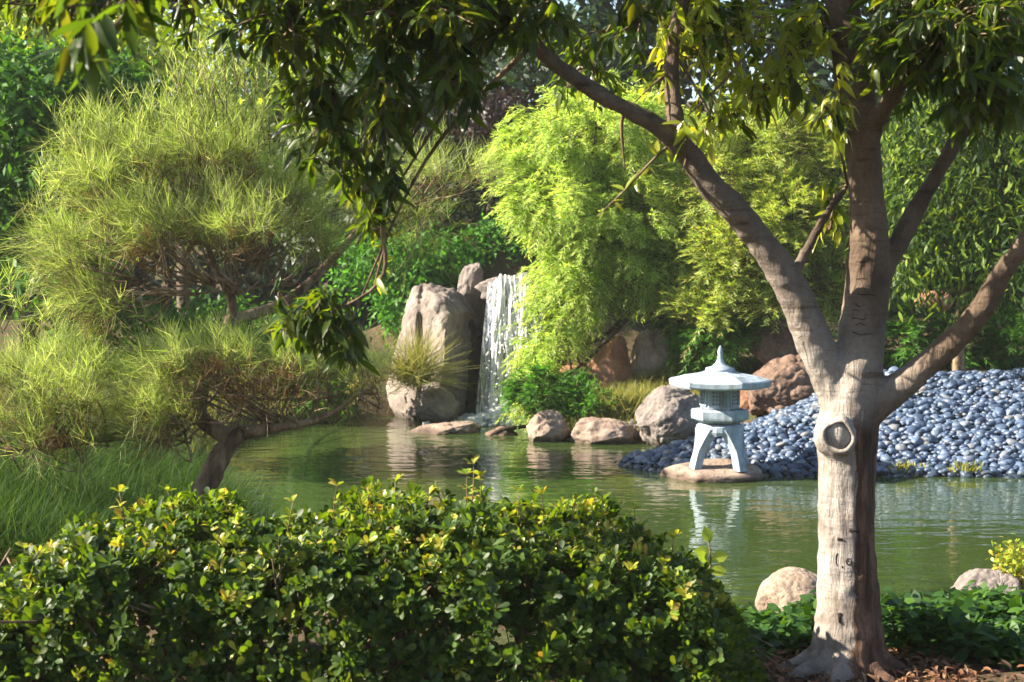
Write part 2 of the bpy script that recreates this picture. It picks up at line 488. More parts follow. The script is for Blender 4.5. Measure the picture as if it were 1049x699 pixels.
scene.cycles.caustics_reflective = False; scene.cycles.caustics_refractive = False

hm_, hnt_, HN_, HK_ = new_mat('warm_haze')
hv_ = HN_.new('ShaderNodeVolumePrincipled'); hv_.inputs['Color'].default_value = (.95, .96, .93, 1); hv_.inputs['Density'].default_value = .00055
hv_.inputs['Anisotropy'].default_value = .1
ho_ = HN_.new('ShaderNodeOutputMaterial'); HK_.new(hv_.outputs[0], ho_.inputs['Volume'])
hV = np.array([(x, y, z) for x in (-45, 45) for y in (-4, 75) for z in (-3.5, 14)], float)
haze = link('haze', mesh_np('haze', hV, np.array([[0, 1, 3, 2], [4, 6, 7, 5], [0, 4, 5, 1], [2, 3, 7, 6], [0, 2, 6, 4], [1, 5, 7, 3]]), False), hm_); tag(haze, kind='stuff')
haze.display_type = 'WIRE'
scene.cycles.volume_bounces = 0

# ------------------------------------------------------------------ terrain and pond
POND = np.array([(40, 9.2), (14, 9.5), (3.6, 9.75), (2.6, 10.0), (1.6, 10.05), (.5, 10.2), (-.6, 10.5), (-1.3, 11.0), (-1.9, 12.4), (-2.7, 15),
                 (-3.3, 17.5), (-3.5, 19.6), (-3.0, 21.2), (-2.4, 22.1), (-1.5, 22.75), (.35, 22.8), (.35, 20.6), (.5, 19.9), (1.0, 19.55),
                 (1.6, 19.5), (2.25, 19.2), (2.2, 18.4), (1.25, 17.75), (1.3, 17.35), (1.7, 16.95), (2.3, 16.75), (3.2, 16.7), (6, 16.65), (14, 16.4), (40, 16)], float)


def pond_sd(X, Y):
    """signed distance to the pond outline, positive on land"""
    X = np.asarray(X, float); Y = np.asarray(Y, float)
    dmin = np.full(X.shape, 1e9); inside = np.zeros(X.shape, bool)
    n = len(POND)
    for i in range(n):
        a, b = POND[i], POND[(i + 1) % n]
        e = b - a; wx, wy = X - a[0], Y - a[1]
        t = np.clip((wx * e[0] + wy * e[1]) / (e @ e), 0, 1)
        dmin = np.minimum(dmin, (wx - e[0] * t) ** 2 + (wy - e[1] * t) ** 2)
        c = ((a[1] > Y) != (b[1] > Y)) & (X < (b[0] - a[0]) * (Y - a[1]) / (b[1] - a[1] + 1e-12) + a[0])
        inside ^= c
    d = np.sqrt(dmin)
    return np.where(inside, -d, d)


def terrain(X, Y):
    X = np.asarray(X, float); Y = np.asarray(Y, float)
    s = pond_sd(X, Y)
    near = WATER + .8 * np.clip(s / 3.6, 0, 1) ** 1.1
    back = WATER + np.minimum(.40 * np.clip(s, 0, None), .80 + .03 * s)
    back = back + np.clip(Y - 29, 0, 60) * .13
    left = WATER + .75 * (1 - np.exp(-np.clip(s, 0, None) / .7))
    k = np.clip((Y - 9.5) / 3, 0, 1)
    kl = np.clip((-1.2 - X) / 1.0, 0, 1) * np.clip((24 - Y) / 3, 0, 1)
    land = near * (1 - k) + back * k
    land = land * (1 - kl * k) + left * kl * k
    land = land + 1.75 * np.exp(-((X + .1) / 1.5) ** 2 - ((Y - 24.9) / 1.25) ** 2) * (s > 0)
    land = land + (.03 * np.sin(X * 2.1 + Y) * np.cos(Y * 1.7)) * np.clip(s, 0, 1)
    return np.where(s < 0, WATER + np.maximum(s * .8, -1.0), land)


def axis(lo, hi, step, far):
    a = np.arange(lo, hi + 1e-6, step)
    g = []; x, st = hi, step
    while x < far:
        st *= 1.25; x += st; g.append(x)
    h = []; x, st = lo, step
    while x > -far:
        st *= 1.25; x -= st; h.append(x)
    return np.concatenate([np.array(h[::-1]), a, np.array(g)])


gx, gy = axis(-9, 10, .14, 900), axis(2, 32, .14, 900)
GX, GY = np.meshgrid(gx, gy)
V = np.stack([GX, GY, terrain(GX, GY)], -1).reshape(-1, 3)
nx, ny = len(gx), len(gy)
ii = (np.arange(ny - 1)[:, None] * nx + np.arange(nx - 1)[None]).ravel()
tag(link('ground', mesh_np('ground', V, np.stack([ii, ii + 1, ii + nx + 1, ii + nx], 1)), ground_mat()), kind='structure')
me = mesh_np('water', [(-9, 7, WATER), (41, 7, WATER), (41, 23.6, WATER), (-9, 23.6, WATER)], [[0, 1, 2, 3]])
tag(link('water', me, water_mat()), kind='structure')


# ------------------------------------------------------------------ rocks
def rock_mesh(name, rx, ry, rz, seed, cuts=13, sub=5, rough=.16, flat=0.7, faces=(), clefts=()):
    r = random.Random(seed)
    bm = bmesh.new(); bmesh.ops.create_icosphere(bm, subdivisions=sub, radius=1)
    planes = []
    for _ in range(cuts):
        n = Vector((r.gauss(0, 1), r.gauss(0, 1), r.gauss(0, .8))).normalized()
        planes.append((n, r.uniform(flat, .93)))
    planes += [(Vector(n).normalized(), c) for n, c in faces]
    off = Vector((seed * 3.1, seed * 1.7, seed * .9))
    for v in bm.verts:
        p = v.co.copy()
        p *= 1 + rough * 1.3 * mnoise.noise(p * 1.1 + off)
        for n, c in planes:
            e = p.dot(n) - c - rough * .25 * mnoise.noise(p * 2.2 + off + n * 5)
            if e > 0: p -= n * e * .96
        nrm = v.co.normalized()
        ridge = 1 - abs(mnoise.noise(p * 2.3 + off)) * 2.2
        ridge2 = 1 - abs(mnoise.noise(p * 5.5 + off)) * 2.2
        p += nrm * rough * (.35 * mnoise.noise(p * 3 + off) - .42 * max(0, ridge) ** 4 - .2 * max(0, ridge2) ** 3 + .14 * mnoise.noise(p * 14 + off))
        for x0, wd, dp in clefts:
            p += Vector((0, 1, 0)) * dp * math.exp(-((p.x - x0 + .08 * mnoise.noise(Vector((0, 0, p.z * 2))) ) / wd) ** 2)
        v.co = (p.x * rx, p.y * ry, p.z * rz)
    me = bpy.data.meshes.new(name); bm.to_mesh(me); bm.free()
    for p in me.polygons: p.use_smooth = True
    return me


def rock(name, label, x0, x1, y0, y1, d, mat, seed, dr=.8, tilt=(0, 0, 0), group=None, cat='rock', sink=.12, **k):
    c = P((x0 + x1) / 2, (y0 + y1) / 2, d); s = d / F
    rx, rz = (x1 - x0) / 2 * s, (y1 - y0) / 2 * s
    rx *= 1.06; rz *= 1.06 + sink
    o = link(name, rock_mesh(name, rx, max(rx * dr, .06), rz, seed, **k), M[mat])
    o.location = (c[0], c[1], c[2] - rz * sink); o.rotation_euler = tilt
    return tag(o, label, cat, group)


G_SH = 'rocks along the far shore'
rock('boulder', 'tall split boulder with lit pink face left of the waterfall', 391, 500, 286, 436, 22.75, 'fall_stone', 3, 1.1, (0, 0, 0), sub=6, cuts=2, rough=.09, flat=.9, cat='boulder',
     faces=[((-.84, -.5, .16), .56), ((.93, -.36, -.05), .52), ((-1, .1, .42), .74), ((.2, -.15, 1), .84), ((-.6, -.8, .12), .62), ((-.5, -.4, .8), .78), ((.6, -.2, .8), .80)], clefts=[(-.22, .06, .13)])
rock('overhang_rock', 'dark shaded rock slab between the split boulder and the falling water', 458, 502, 302, 434, 23.1, 'wet_shade_stone', 8, 1.0, (0, 0, 0), sub=6, rough=.13, cuts=5, flat=.8, cat='rock',
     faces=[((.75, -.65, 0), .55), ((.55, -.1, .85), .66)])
rock('rock_foot', 'low rounded rock at the foot of the split boulder', 424, 472, 396, 436, 21.9, 'grey_stone', 12, .8, sub=5)
rock('capstone', 'small upright grey stone on top beside the waterfall lip', 468, 497, 266, 310, 23.3, 'grey_stone', 5, .8, (0, R(10), 0))
rock('lip_rock', 'wet ledge stone the waterfall pours over', 490, 566, 283, 312, 22.9, 'grey_stone', 15, .7)
rock('fall_wall', 'dark wet rock wall behind the falling water', 486, 580, 290, 440, 23.05, 'wet_shade_stone', 21, .45, sub=6, cuts=8, cat='rock')
rock('pond_rock', 'flat pointed rock lying in the water before the waterfall', 420, 493, 430, 451, 20.7, 'pink_stone', 31, .7, (0, R(-8), R(15)), sink=.25)
rock('pond_stone', 'small dark wet stone in the water at the waterfall foot', 498, 532, 437, 453, 20.4, 'dark_stone', 33, .8, sink=.25)
rock('pond_stone', 'tiny stone breaking the water surface before the flat pointed rock', 424, 448, 462, 474, 18.6, 'grey_stone', 35, .8, sink=.4)
rock('shore_rock', 'rough upright pinkish rock at the water under the bright tree', 538, 584, 422, 458, 19.75, 'pink_stone', 41, .8, group=G_SH)
rock('shore_rock', 'blocky flat topped pink rock in the middle of the far shore', 583, 650, 427, 459, 19.6, 'pink_stone', 44, .7, group=G_SH, flat=.66)
rock('shore_rock', 'large grey slanting rock left of the stone lantern', 648, 730, 398, 460, 19.4, 'grey_stone', 47, .7, (0, R(-14), R(10)), group=G_SH, sub=6)
rock('shore_rock', 'small grey stone wedged between two bigger shore rocks', 636, 660, 430, 450, 19.75, 'grey_stone', 49, .9, group=G_SH)
G_SL = 'angular rocks on the bank behind the lantern'
rock('slab_rock', 'red brown wedge shaped slab rock leaning on the grassy bank', 598, 650, 340, 396, 20.9, 'brown_stone', 52, .8, (0, R(-8), R(0)), group=G_SL, flat=.8, cuts=4, rough=.05, faces=[((-.55, -.2, .85), .30), ((.8, -.6, 0), .42), ((-.4, -.9, -.1), .5)])
rock('slab_rock', 'pale pointed rock behind the red brown wedge', 644, 684, 336, 394, 21.3, 'pale_stone', 55, .7, (0, R(14), 0), group=G_SL, flat=.62, cuts=12)
rock('slab_rock', 'long low brown rock lying left of the red brown wedge', 570, 612, 372, 392, 21.5, 'brown_stone', 57, .7, (0, R(-10), 0), group=G_SL)
G_BR = 'brown rocks behind the cobble bank'
rock('bank_rock', 'big rounded brown rock right behind the lantern roof', 758, 850, 364, 428, 19.6, 'dark_stone', 61, .8, (0, R(-16), R(8)), group=G_BR, sub=6)
rock('bank_rock', 'dark upper rock above the big rounded brown one', 770, 822, 334, 378, 20.4, 'dark_stone', 64, .8, group=G_BR)
rock('bank_rock', 'orange tan rock low behind the lantern chamber', 746, 790, 396, 430, 19.9, 'brown_stone', 66, .8, group=G_BR)
rock('far_slab', 'flat tan slab far behind the leaves on the right', 934, 980, 297, 316, 25, 'brown_stone', 71, .8)
G_NR = 'boulders on the near bank'
rock('near_boulder', 'smooth rounded tan boulder at the water left of the tree trunk', 776, 852, 581, 652, 8.9, 'pale_stone', 81, .9, (0, R(-12), 0), group=G_NR, cuts=3, rough=.06, cat='boulder', sub=6)
rock('near_boulder', 'pale grey pitted boulder among ground cover right of the trunk', 972, 1050, 584, 648, 8.7, 'grey_stone', 84, .9, group=G_NR, cuts=6, rough=.09, cat='boulder', sub=6)
rock('near_boulder', 'small pale boulder at the right edge below the bright bush', 1028, 1075, 612, 650, 8.6, 'pale_stone', 86, .9, group=G_NR, cuts=4, rough=.07, cat='boulder')
rock('near_boulder', 'fist sized red stone in the ground cover near the trunk', 943, 956, 625, 637, 9.0, 'brown_stone', 88, .9, group=G_NR, cat='stone')
rock('base_stone', 'flat pink stone slab in the water carrying the lantern', 676, 784, 471, 500, 16.6, 'pink_stone', 91, .75, sink=.2, cuts=8, rough=.09, flat=.6)

def bent(name, label, cat, path, rad):
    p3 = [P(*q) for q in path]; g = Geo(); g.add(*tube(p3, rad, 8, 6, .05)); tag(g.obj(name, M['scar']), label, cat)


bent('driftwood', 'dark curved branch arching over the water beside the waterfall foot', 'branch', [(497, 455, 20.3), (503, 447, 20.3), (514, 441, 20.3), (530, 438, 20.35), (545, 436, 20.5)], [.012, .026, .03, .028, .02])
bent('bent_pipe', 'black bent pipe curving up in front of the pale pointed rock', 'pipe', [(646, 408, 20.8), (650, 398, 20.8), (660, 390, 20.8), (672, 387, 20.8), (684, 386, 20.8)], [.022, .022, .022, .022, .022])

# ------------------------------------------------------------------ cobble bank
pv = []
for i in range(7):
    r_ = random.Random(i)
    m_ = rock_mesh('cobble', .062 * r_.uniform(.9, 1.15), .05 * r_.uniform(.85, 1.1), .033 * r_.uniform(.85, 1.3), 100 + i, cuts=2, sub=3, rough=.10, flat=.85)
    m_.materials.append(M['pebble']); pv.append(m_)
pts = []
sp = .070
for j in range(76):
    for i in range(128):
        x = 1.1 + i * sp + (j % 2) * sp / 2 + random.uniform(-.02, .02)
        y = 16.2 + j * sp * .80 + random.uniform(-.02, .02)
        pts.append((x, y))
pts = np.array(pts)
sd = pond_sd(pts[:, 0], pts[:, 1])
edge = 16.9 + np.clip((pts[:, 0] - 1.2) / 1.9, 0, 1) ** 1.1 * 2.3          # rear edge of the bank slants up to the right
keep = (sd > -.22) & (pts[:, 1] < edge + .9) & (pts[:, 1] < 19.1) & ((pts[:, 0] > 1.7) | (pts[:, 1] < 18.1))
pts = pts[keep]
pz = terrain(pts[:, 0], pts[:, 1])
inview = np.abs(pts[:, 0] / pts[:, 1]) < 524 / F
lan = P(735, 480, 16.6)
clear = ~((np.abs(pts[:, 0] - lan[0]) < .55) & (pts[:, 1] < 17.5)) & ~((pts[:, 0] / pts[:, 1] * F + 524.5 > 828) & (pts[:, 0] / pts[:, 1] * F + 524.5 < 905))
order = np.argsort(np.where(inview & clear & (pz > WATER - .05), pts[:, 1], 99))
single = set(order[:300].tolist())
Gp = Geo()
tri_v, tri_f, nn_ = [], [], 0
for i, (x, y) in enumerate(pts):
    me = pv[i % 7]
    s = random.choice((.45, .55, .66, .78, .86, .98, 1.25)) * random.uniform(.9, 1.1); rot = (random.gauss(0, .3), random.gauss(0, .3), random.uniform(0, 6.28))
    loc = (x, y, pz[i] + .018 + random.uniform(0, .03))
    if i in single:
        o = bpy.data.objects.new('cobble', me); col.objects.link(o)
        o.location = loc; o.rotation_euler = rot; o.scale = (s, s, s)
        tag(o, 'smooth rounded blue grey cobble on the sloping bank at the water edge', 'cobble', 'cobbles at the water edge')
    else:
        from mathutils import Matrix, Euler
        mat4 = Matrix.LocRotScale(Vector(loc), Euler(rot), Vector((s, s, s)))
        vv = np.empty(len(me.vertices) * 3, np.float32); me.vertices.foreach_get('co', vv); vv = vv.reshape(-1, 3)
        mm = np.array(mat4); vv = vv @ mm[:3, :3].T + mm[:3, 3]
        ff = np.empty(len(me.polygons) * 3, np.int32); me.loops.foreach_get('vertex_index', ff)
        tri_v.append(vv); tri_f.append(ff.reshape(-1, 3) + nn_); nn_ += len(vv)
tag(link('cobble_bank', mesh_np('cobble_bank', np.concatenate(tri_v), np.concatenate(tri_f)), M['pebble']),
    'sloping bank of many small blue grey cobbles behind the lantern', 'cobbles', kind='stuff')

# ------------------------------------------------------------------ stone lantern
LS = 16.6 / F
LZ = P(735, 476, 16.6)[2]
L0 = np.array([P(737, 476, 16.6)[0], 16.6, LZ])
lantern = thing('stone_lantern', 'pale stone snow viewing lantern with wide six sided roof on a flat rock', 'lantern', L0)


def zl(py): return P(737, py, 16.6)[2]


def hexring(r, z, rot, lift=0.0, n=6, seg=5, sag=0.0):
    """points round a polygon; lift raises the corners"""
    out = []
    for i in range(n):
        a0, a1 = rot + i * 2 * math.pi / n, rot + (i + 1) * 2 * math.pi / n
        p0 = np.array([math.cos(a0), math.sin(a0)]) * r; p1 = np.array([math.cos(a1), math.sin(a1)]) * r
        for k in range(seg):
            t = k / seg
            q = p0 * (1 - t) + p1 * t
            e = abs(2 * t - 1) ** 3
            out.append((q[0] * (1 - sag * (1 - e)), q[1] * (1 - sag * (1 - e)), z + lift * e))
    return np.array(out)


def loft(rings, origin, name, mat, parent, smooth=False):
    n = len(rings[0]); V = np.concatenate(rings) + origin
    a = np.arange(n); b = (a + 1) % n
    Q = [list(x) for i in range(len(rings) - 1) for x in np.stack([i * n + a, i * n + b, (i + 1) * n + b, (i + 1) * n + a], 1)]
    me = bpy.data.meshes.new(name)
    me.from_pydata([tuple(v) for v in V], [], Q + [list(range(n))[::-1], list(range((len(rings) - 1) * n, len(rings) * n))])
    bm = bmesh.new(); bm.from_mesh(me); bmesh.ops.recalc_face_normals(bm, faces=bm.faces); bm.to_mesh(me); bm.free()
    for p in me.polygons: p.use_smooth = smooth
    return link(name, me, mat, parent)


LC = np.array([L0[0], L0[1], 0.0])
ROT = R(-13)
# roof: six sloping faces with lifted corners and a thick eave
e0, e1 = zl(398), zl(388)
loft([hexring(.22, e0 + .01, ROT), hexring(.515, e0 + .012, ROT, .012), hexring(.53, e0 + .03, ROT, .015), hexring(.535, e0 + .075, ROT, .015), hexring(.515, e0 + .09, ROT, .012),
      hexring(.36, e1 + .035, ROT, .004), hexring(.22, zl(382), ROT), hexring(.14, zl(379.5), ROT)], LC, 'roof', M['lantern'], lantern)
ang = 24
def circ(r, z, n=24): return np.array([(r * math.cos(i * 2 * math.pi / n), r * math.sin(i * 2 * math.pi / n), z) for i in range(n)])
loft([circ(.15, zl(382)), circ(.155, zl(379.5)), circ(.15, zl(377)), circ(.09, zl(375.5)), circ(.05, zl(372)), circ(.032, zl(368)), circ(.024, zl(364)), circ(.03, zl(361)), circ(.024, zl(358)), circ(.004, zl(354))],
     LC, 'finial', M['lantern'], lantern, True)
# light chamber with six latticed windows
CH0, CH1 = zl(420), zl(396)
chm = loft([hexring(.20, CH0, ROT, seg=1), hexring(.20, CH1, ROT, seg=1)], LC, 'light_chamber', M['lantern'], lantern)


def box_geo(c, ax, h):
    """oriented box: centre, 3 axes, half sizes"""
    ax = np.array(ax); s = np.array([(x, y, z) for x in (-1, 1) for y in (-1, 1) for z in (-1, 1)], float)
    V = np.array(c) + (s * np.array(h)) @ ax
    return V, np.array([[0, 1, 3, 2], [4, 6, 7, 5], [0, 4, 5, 1], [2, 3, 7, 6], [0, 2, 6, 4], [1, 5, 7, 3]])


for i in range(6):
    a = ROT + (i + .5) * math.pi / 3
    nv = np.array([math.cos(a), math.sin(a), 0]); tv = np.array([-math.sin(a), math.cos(a), 0]); zv = np.array([0, 0, 1.])
    ap = .20 * math.cos(math.pi / 6); cz = (CH0 + CH1) / 2 + .012
    hh = (CH1 - CH0) / 2
    g = Geo(); g.add(*box_geo(LC + nv * (ap + .003) + zv * cz, (nv, tv, zv), (.003, .062, hh * .62)))
    wdw = g.obj('window', M['recess'], lantern, False)
    g = Geo()
    for k in (-1, 0, 1): g.add(*box_geo(LC + nv * (ap + .012) + tv * k * .03 + zv * cz, (nv, tv, zv), (.006, .005, hh * .62)))
    for k in (-1, 0, 1): g.add(*box_geo(LC + nv * (ap + .011) + zv * (cz + k * hh * .31), (nv, tv, zv), (.0045, .062, .005)))
    for k in (-1, 1):
        g.add(*box_geo(LC + nv * (ap + .013) + tv * k * .068 + zv * cz, (nv, tv, zv), (.009, .008, hh * .7)))
        g.add(*box_geo(LC + nv * (ap + .013) + zv * (cz + k * hh * .66), (nv, tv, zv), (.0085, .0595, .008)))
    g.obj('lattice', M['lantern'], wdw, False).location = (0, 0, 0)
    g = Geo()
    for k in range(5): g.add(*box_geo(LC + nv * (ap + .002) + tv * (k - 2) * .032 + zv * (CH0 + .016), (nv, tv, zv), (.004, .009, .007)))
    g.obj('carved_slots', M['recess'], lantern, False)
# platform and ring above the legs
loft([hexring(.235, zl(432), ROT), hexring(.295, zl(429), ROT), hexring(.30, zl(427), ROT), hexring(.30, zl(420.5), ROT), hexring(.285, zl(419), ROT)], LC, 'platform', M['lantern'], lantern)
loft([circ(.17, zl(435)), circ(.17, zl(431))], LC, 'neck', M['recess'], lantern)
loft([circ(.24, zl(444)), circ(.25, zl(441)), circ(.245, zl(436)), circ(.215, zl(434))], LC, 'leg_ring', M['lantern'], lantern)
LR = R(-12)
for i in range(4):
    a = LR + R(45 + 90 * i)
    nv = np.array([math.cos(a), math.sin(a), 0]); tv = np.array([-math.sin(a), math.cos(a), 0])
    zt, zb = zl(438), zl(479)
    rings = []
    for t in np.linspace(0, 1, 9):
        r = .185 + .15 * t ** 1.3 + .02 * math.sin(t * math.pi)
        z = zt + (zb - zt) * t
        hw = .15 - .10 * min(1, t * 1.9) ** .8 + .022 * max(0, t - .55)
        th = .045
        rings.append(np.array([nv * (r + th) + tv * hw * .8, nv * (r + th) - tv * hw * .8, nv * (r - th) - tv * hw, nv * (r - th) + tv * hw]) + np.array([0, 0, z]))
    loft(rings, LC, 'leg', M['lantern'], lantern)

# ------------------------------------------------------------------ waterfall
def fall_mat(name, lo, hi, white):
    m, nt, N, K = new_mat(name)
    v = coords(N, K, (14, 14, 1.3)); n = noise_tex(N, K, v, 2.0, 6, .65, .6)
    v2 = coords(N, K, (1, 1, .5)); n2 = noise_tex(N, K, v2, 24, 4, .7)
    r = ramp(N, [(lo, (0, 0, 0)), (hi, (1, 1, 1))])
    ad = N.new('ShaderNodeMath'); ad.operation = 'MULTIPLY_ADD'; K.new(n2, ad.inputs[0]); ad.inputs[1].default_value = .35; K.new(n, ad.inputs[2])
    K.new(ad.outputs[0], r.inputs[0])
    b = N.new('ShaderNodeBsdfPrincipled'); b.inputs['Base Color'].default_value = (white, white, white * 1.02, 1); b.inputs['Roughness'].default_value = .25
    K.new(bump(N, K, ad.outputs[0], .6, .03), b.inputs['Normal'])
    tr = N.new('ShaderNodeBsdfTranslucent'); tr.inputs[0].default_value = (.9, .93, .95, 1)
    m0 = N.new('ShaderNodeMixShader'); m0.inputs[0].default_value = .35; K.new(b.outputs[0], m0.inputs[1]); K.new(tr.outputs[0], m0.inputs[2])
    t = N.new('ShaderNodeBsdfTransparent'); t.inputs[0].default_value = (.8, .87, .92, 1)
    gl = N.new('ShaderNodeBsdfGlossy'); gl.inputs['Roughness'].default_value = .15; gl.inputs[0].default_value = (.6, .65, .7, 1)
    m1 = N.new('ShaderNodeMixShader'); m1.inputs[0].default_value = .25; K.new(t.outputs[0], m1.inputs[1]); K.new(gl.outputs[0], m1.inputs[2])
    mx = N.new('ShaderNodeMixShader'); K.new(r.outputs[0], mx.inputs[0]); K.new(m1.outputs[0], mx.inputs[1]); K.new(m0.outputs[0], mx.inputs[2])
    o = N.new('ShaderNodeOutputMaterial'); K.new(mx.outputs[0], o.inputs[0])
    return m


M['fall'] = fall_mat('falling_water', .56, .90, .85)
M['fall_w'] = fall_mat('white_strands', .42, .62, .9)
M['foam'] = fall_mat('foam', .35, .55, .9)
wf = thing('waterfall', 'white waterfall dropping over the ledge into the pond', 'waterfall', P(522, 432, 22.55))


def fall_sheet(xa, xb, ytop, d, bulge, seed, nxs=26, nys=34):
    V = []
    for j in range(nys):
        t = j / (nys - 1)
        for i in range(nxs):
            u = i / (nxs - 1)
            px = xa + (xb - xa) * u + (-9 * t * (1 - u) - 4 * t)
            top = ytop + 5 * math.sin(u * 5 + seed)
            dd = d - bulge * min(1, t * 2.2) ** .6 - bulge * .3 * t
            p = P(px, top, d); b = P(px, 434, d)
            z = p[2] * (1 - t) + (WATER - .02) * t
            n = mnoise.noise(Vector((px * .18, t * 2.0, seed)))
            V.append((p[0], dd + .05 * n, z + (.14 * (1 - t) ** 6 if t < .2 else 0) * 0))
    ii = (np.arange(nys - 1)[:, None] * nxs + np.arange(nxs - 1)[None]).ravel()
    Vt = np.array(V)
    back = Vt + np.array([0, .025, 0]); n0 = len(Vt)
    q = np.stack([ii, ii + nxs, ii + nxs + 1, ii + 1], 1)
    return Vt, q


g = Geo(); g.add(*fall_sheet(500, 560, 284, 22.45, .28, 1.3)); g.obj('water_sheet', M['fall'], wf)
g = Geo()
for k in range(62):
    px = 507 + 44 * rng.random() ** 1.1
    zt = zl  # top of each strand
    p = P(px, 284 + rng.uniform(-3, 8), 22.42)
    n = 9; ts = np.linspace(0, 1, n)
    drift = rng.uniform(-.12, -.02)
    pp = [np.array([p[0] + drift * t + .02 * rng.normal(), 22.42 - (.30 + .1 * rng.random()) * min(1, 2.2 * t) ** .6 - .06 * t, p[2] * (1 - t) + WATER * t]) for t in ts]
    r0 = rng.uniform(.005, .017)
    g.add(*tube(pp, [r0 * rng.uniform(.5, 1.5) for _ in ts], 6, 3, .25))
g.obj('strand', M['fall_w'], wf)
g = Geo()
for k in range(520):
    t = rng.random() ** .8
    c = P(rng.uniform(502, 556), 286, 22.4); c = np.array([c[0] - .1 * t + rng.normal(0, .02), 22.42 - .34 * min(1, 2.2 * t) ** .6 - .1 * t - abs(rng.normal(0, .04)), c[2] * (1 - t) + WATER * t])
    s_ = rng.uniform(.003, .009); g.add(*box_geo(c, unit(rng.normal(size=(3, 3))), (s_, s_, s_ * rng.uniform(1, 3))))
g.obj('water_drops', M['foam'], wf)['kind'] = 'stuff'
g = Geo()
for k in range(1500):     # splash drops and froth at the foot
    a = rng.normal(0, 1, 2)
    c = np.array([P(518, 430, 22.0)[0] + a[0] * .30, 21.9 + a[1] * .24, WATER + abs(rng.normal(0, .09)) * math.exp(-a[0] ** 2 * .5)])
    s = rng.uniform(.012, .045)
    g.add(*box_geo(c, unit(np.array([[1, .3, .2], [-.3, 1, .1], [.1, .2, 1]])), (s, s, s * .6)))
g.obj('froth', M['foam'], wf)


# ------------------------------------------------------------------ generic trees
def blob_pts(blobs, n, lo=.55, hi=1.0):
    """points in the outer part of ellipsoids given as (px, py, rx_px, ry_px, depth, depth_radius)"""
    w_ = np.array([(b[2] * b[3]) ** .9 for b in blobs]); w_ = w_ / w_.sum()
    pos, out = [], []
    for b, k in zip(blobs, rng.multinomial(n, w_)):
        c = P(b[0], b[1], b[4]); s = b[4] / F
        d = rdir(k); r = rng.uniform(lo ** 2, hi ** 2, k) ** .5
        e = d * np.array([b[2] * s, b[5], b[3] * s])
        # lumpy outline
        lump = 1 + .22 * np.sin(d[:, 0] * 7 + b[0]) * np.cos(d[:, 2] * 6 + b[1]) + .15 * np.sin(d[:, 1] * 9 + b[1])
        pos.append(c + e * (r * lump)[:, None]); out.append(d)
    return np.concatenate(pos), np.concatenate(out)


def skeleton(blobs, base, r0, g, lean=None, top=None, limbs=True):
    """trunk from base to the blobs and a limb into every blob"""
    cs = np.array([P(b[0], b[1] + b[3] * .2, b[4]) for b in blobs])
    ctr = cs.mean(0) if top is None else np.array(top)
    base = np.array(base)
    fork = base * .45 + ctr * .55
    kk = [base - np.array([0, 0, .15]), base * .75 + fork * .25 + rng.normal(0, .04, 3), fork + rng.normal(0, .06, 3), ctr]
    g.add(*tube(kk, [r0 * 1.35, r0, r0 * .75, r0 * .3], 10, 5, .05))
    if limbs:
        for c in cs:
            m = fork * .5 + c * .5 + np.array([0, 0, -.12]) + rng.normal(0, .08, 3)
            g.add(*tube([fork, m, c], [r0 * .55, r0 * .36, r0 * .1], 7, 5, .05))
            for _ in range(5):
                q = m * rng.uniform(.2, .7) + c * 0; t_ = rng.uniform(.3, 1); st = m * (1 - t_) + c * t_
                e = st + rdir(1, .4)[0] * np.linalg.norm(c - m) * rng.uniform(.4, .9)
                g.add(*tube([st, (st + e) / 2 + rng.normal(0, .04, 3), e], [r0 * .2, r0 * .12, r0 * .03], 5, 3))


def broad_tree(name, label, cat, blobs, n, size, mat, base, r0=.1, group=None, bark='dark_bark', prof=DIAM, asp=.5, lo=.45, up=.2, clump=7, droop=.3):
    t = thing(name, label, cat, base, group)
    g = Geo(); skeleton(blobs, base, r0, g); g.obj('trunk', M[bark], t)
    cp, cd = blob_pts(blobs, n // clump, lo)
    pos = np.repeat(cp, clump, 0) + rng.normal(0, size * .32 * clump ** .5, (len(cp) * clump, 3)); out = np.repeat(cd, clump, 0)
    N = len(pos)
    d = unit(out * .5 + rdir(N) * .9 + np.array([0, 0, -droop]))
    nn = unit(out * .5 + rdir(N) * .7 + np.array([0, 0, .5 + up]))
    L = size * rng.uniform(.65, 1.3, N)
    g = Geo(); g.add(*leaf_geo(pos, d, nn, L, L * asp, prof, .2, .2, mid=False)); g.obj('crown', M[mat], t)
    return t


def feather_tree(name, label, cat, blobs, S, L, Mn, ll, lw, mat, base, r0=.08, group=None, bark='dark_bark', droop=.55, ang=48, lo=.3, up=.25, flat=True, dead=0):
    t = thing(name, label, cat, base, group)
    g = Geo(); skeleton(blobs, base, r0, g)
    p, o = blob_pts(blobs, S // 14, lo, .95)
    p = np.repeat(p, 14, 0); o = np.repeat(o, 14, 0); S = len(p); p = p + rng.normal(0, L * .22, (S, 3))
    d = unit(o * np.array([1, 1, .6]) + rdir(S) * .55 + np.array([0, 0, up]))
    A = Geo()
    V, Q = sprays(p, d, L * rng.uniform(.6, 1.3, S), Mn, ll, lw, ang, droop, NEED, flat, stem=(g, .006))
    A.add(V, Q); A.obj('crown', M[mat], t)
    g.obj('trunk', M[bark], t)
    return t


def gz(x, y): return float(terrain(np.array([x]), np.array([y]))[0])


def bp(px, d):
    x = P(px, 300, d)[0]
    return (x, d, gz(x, d))


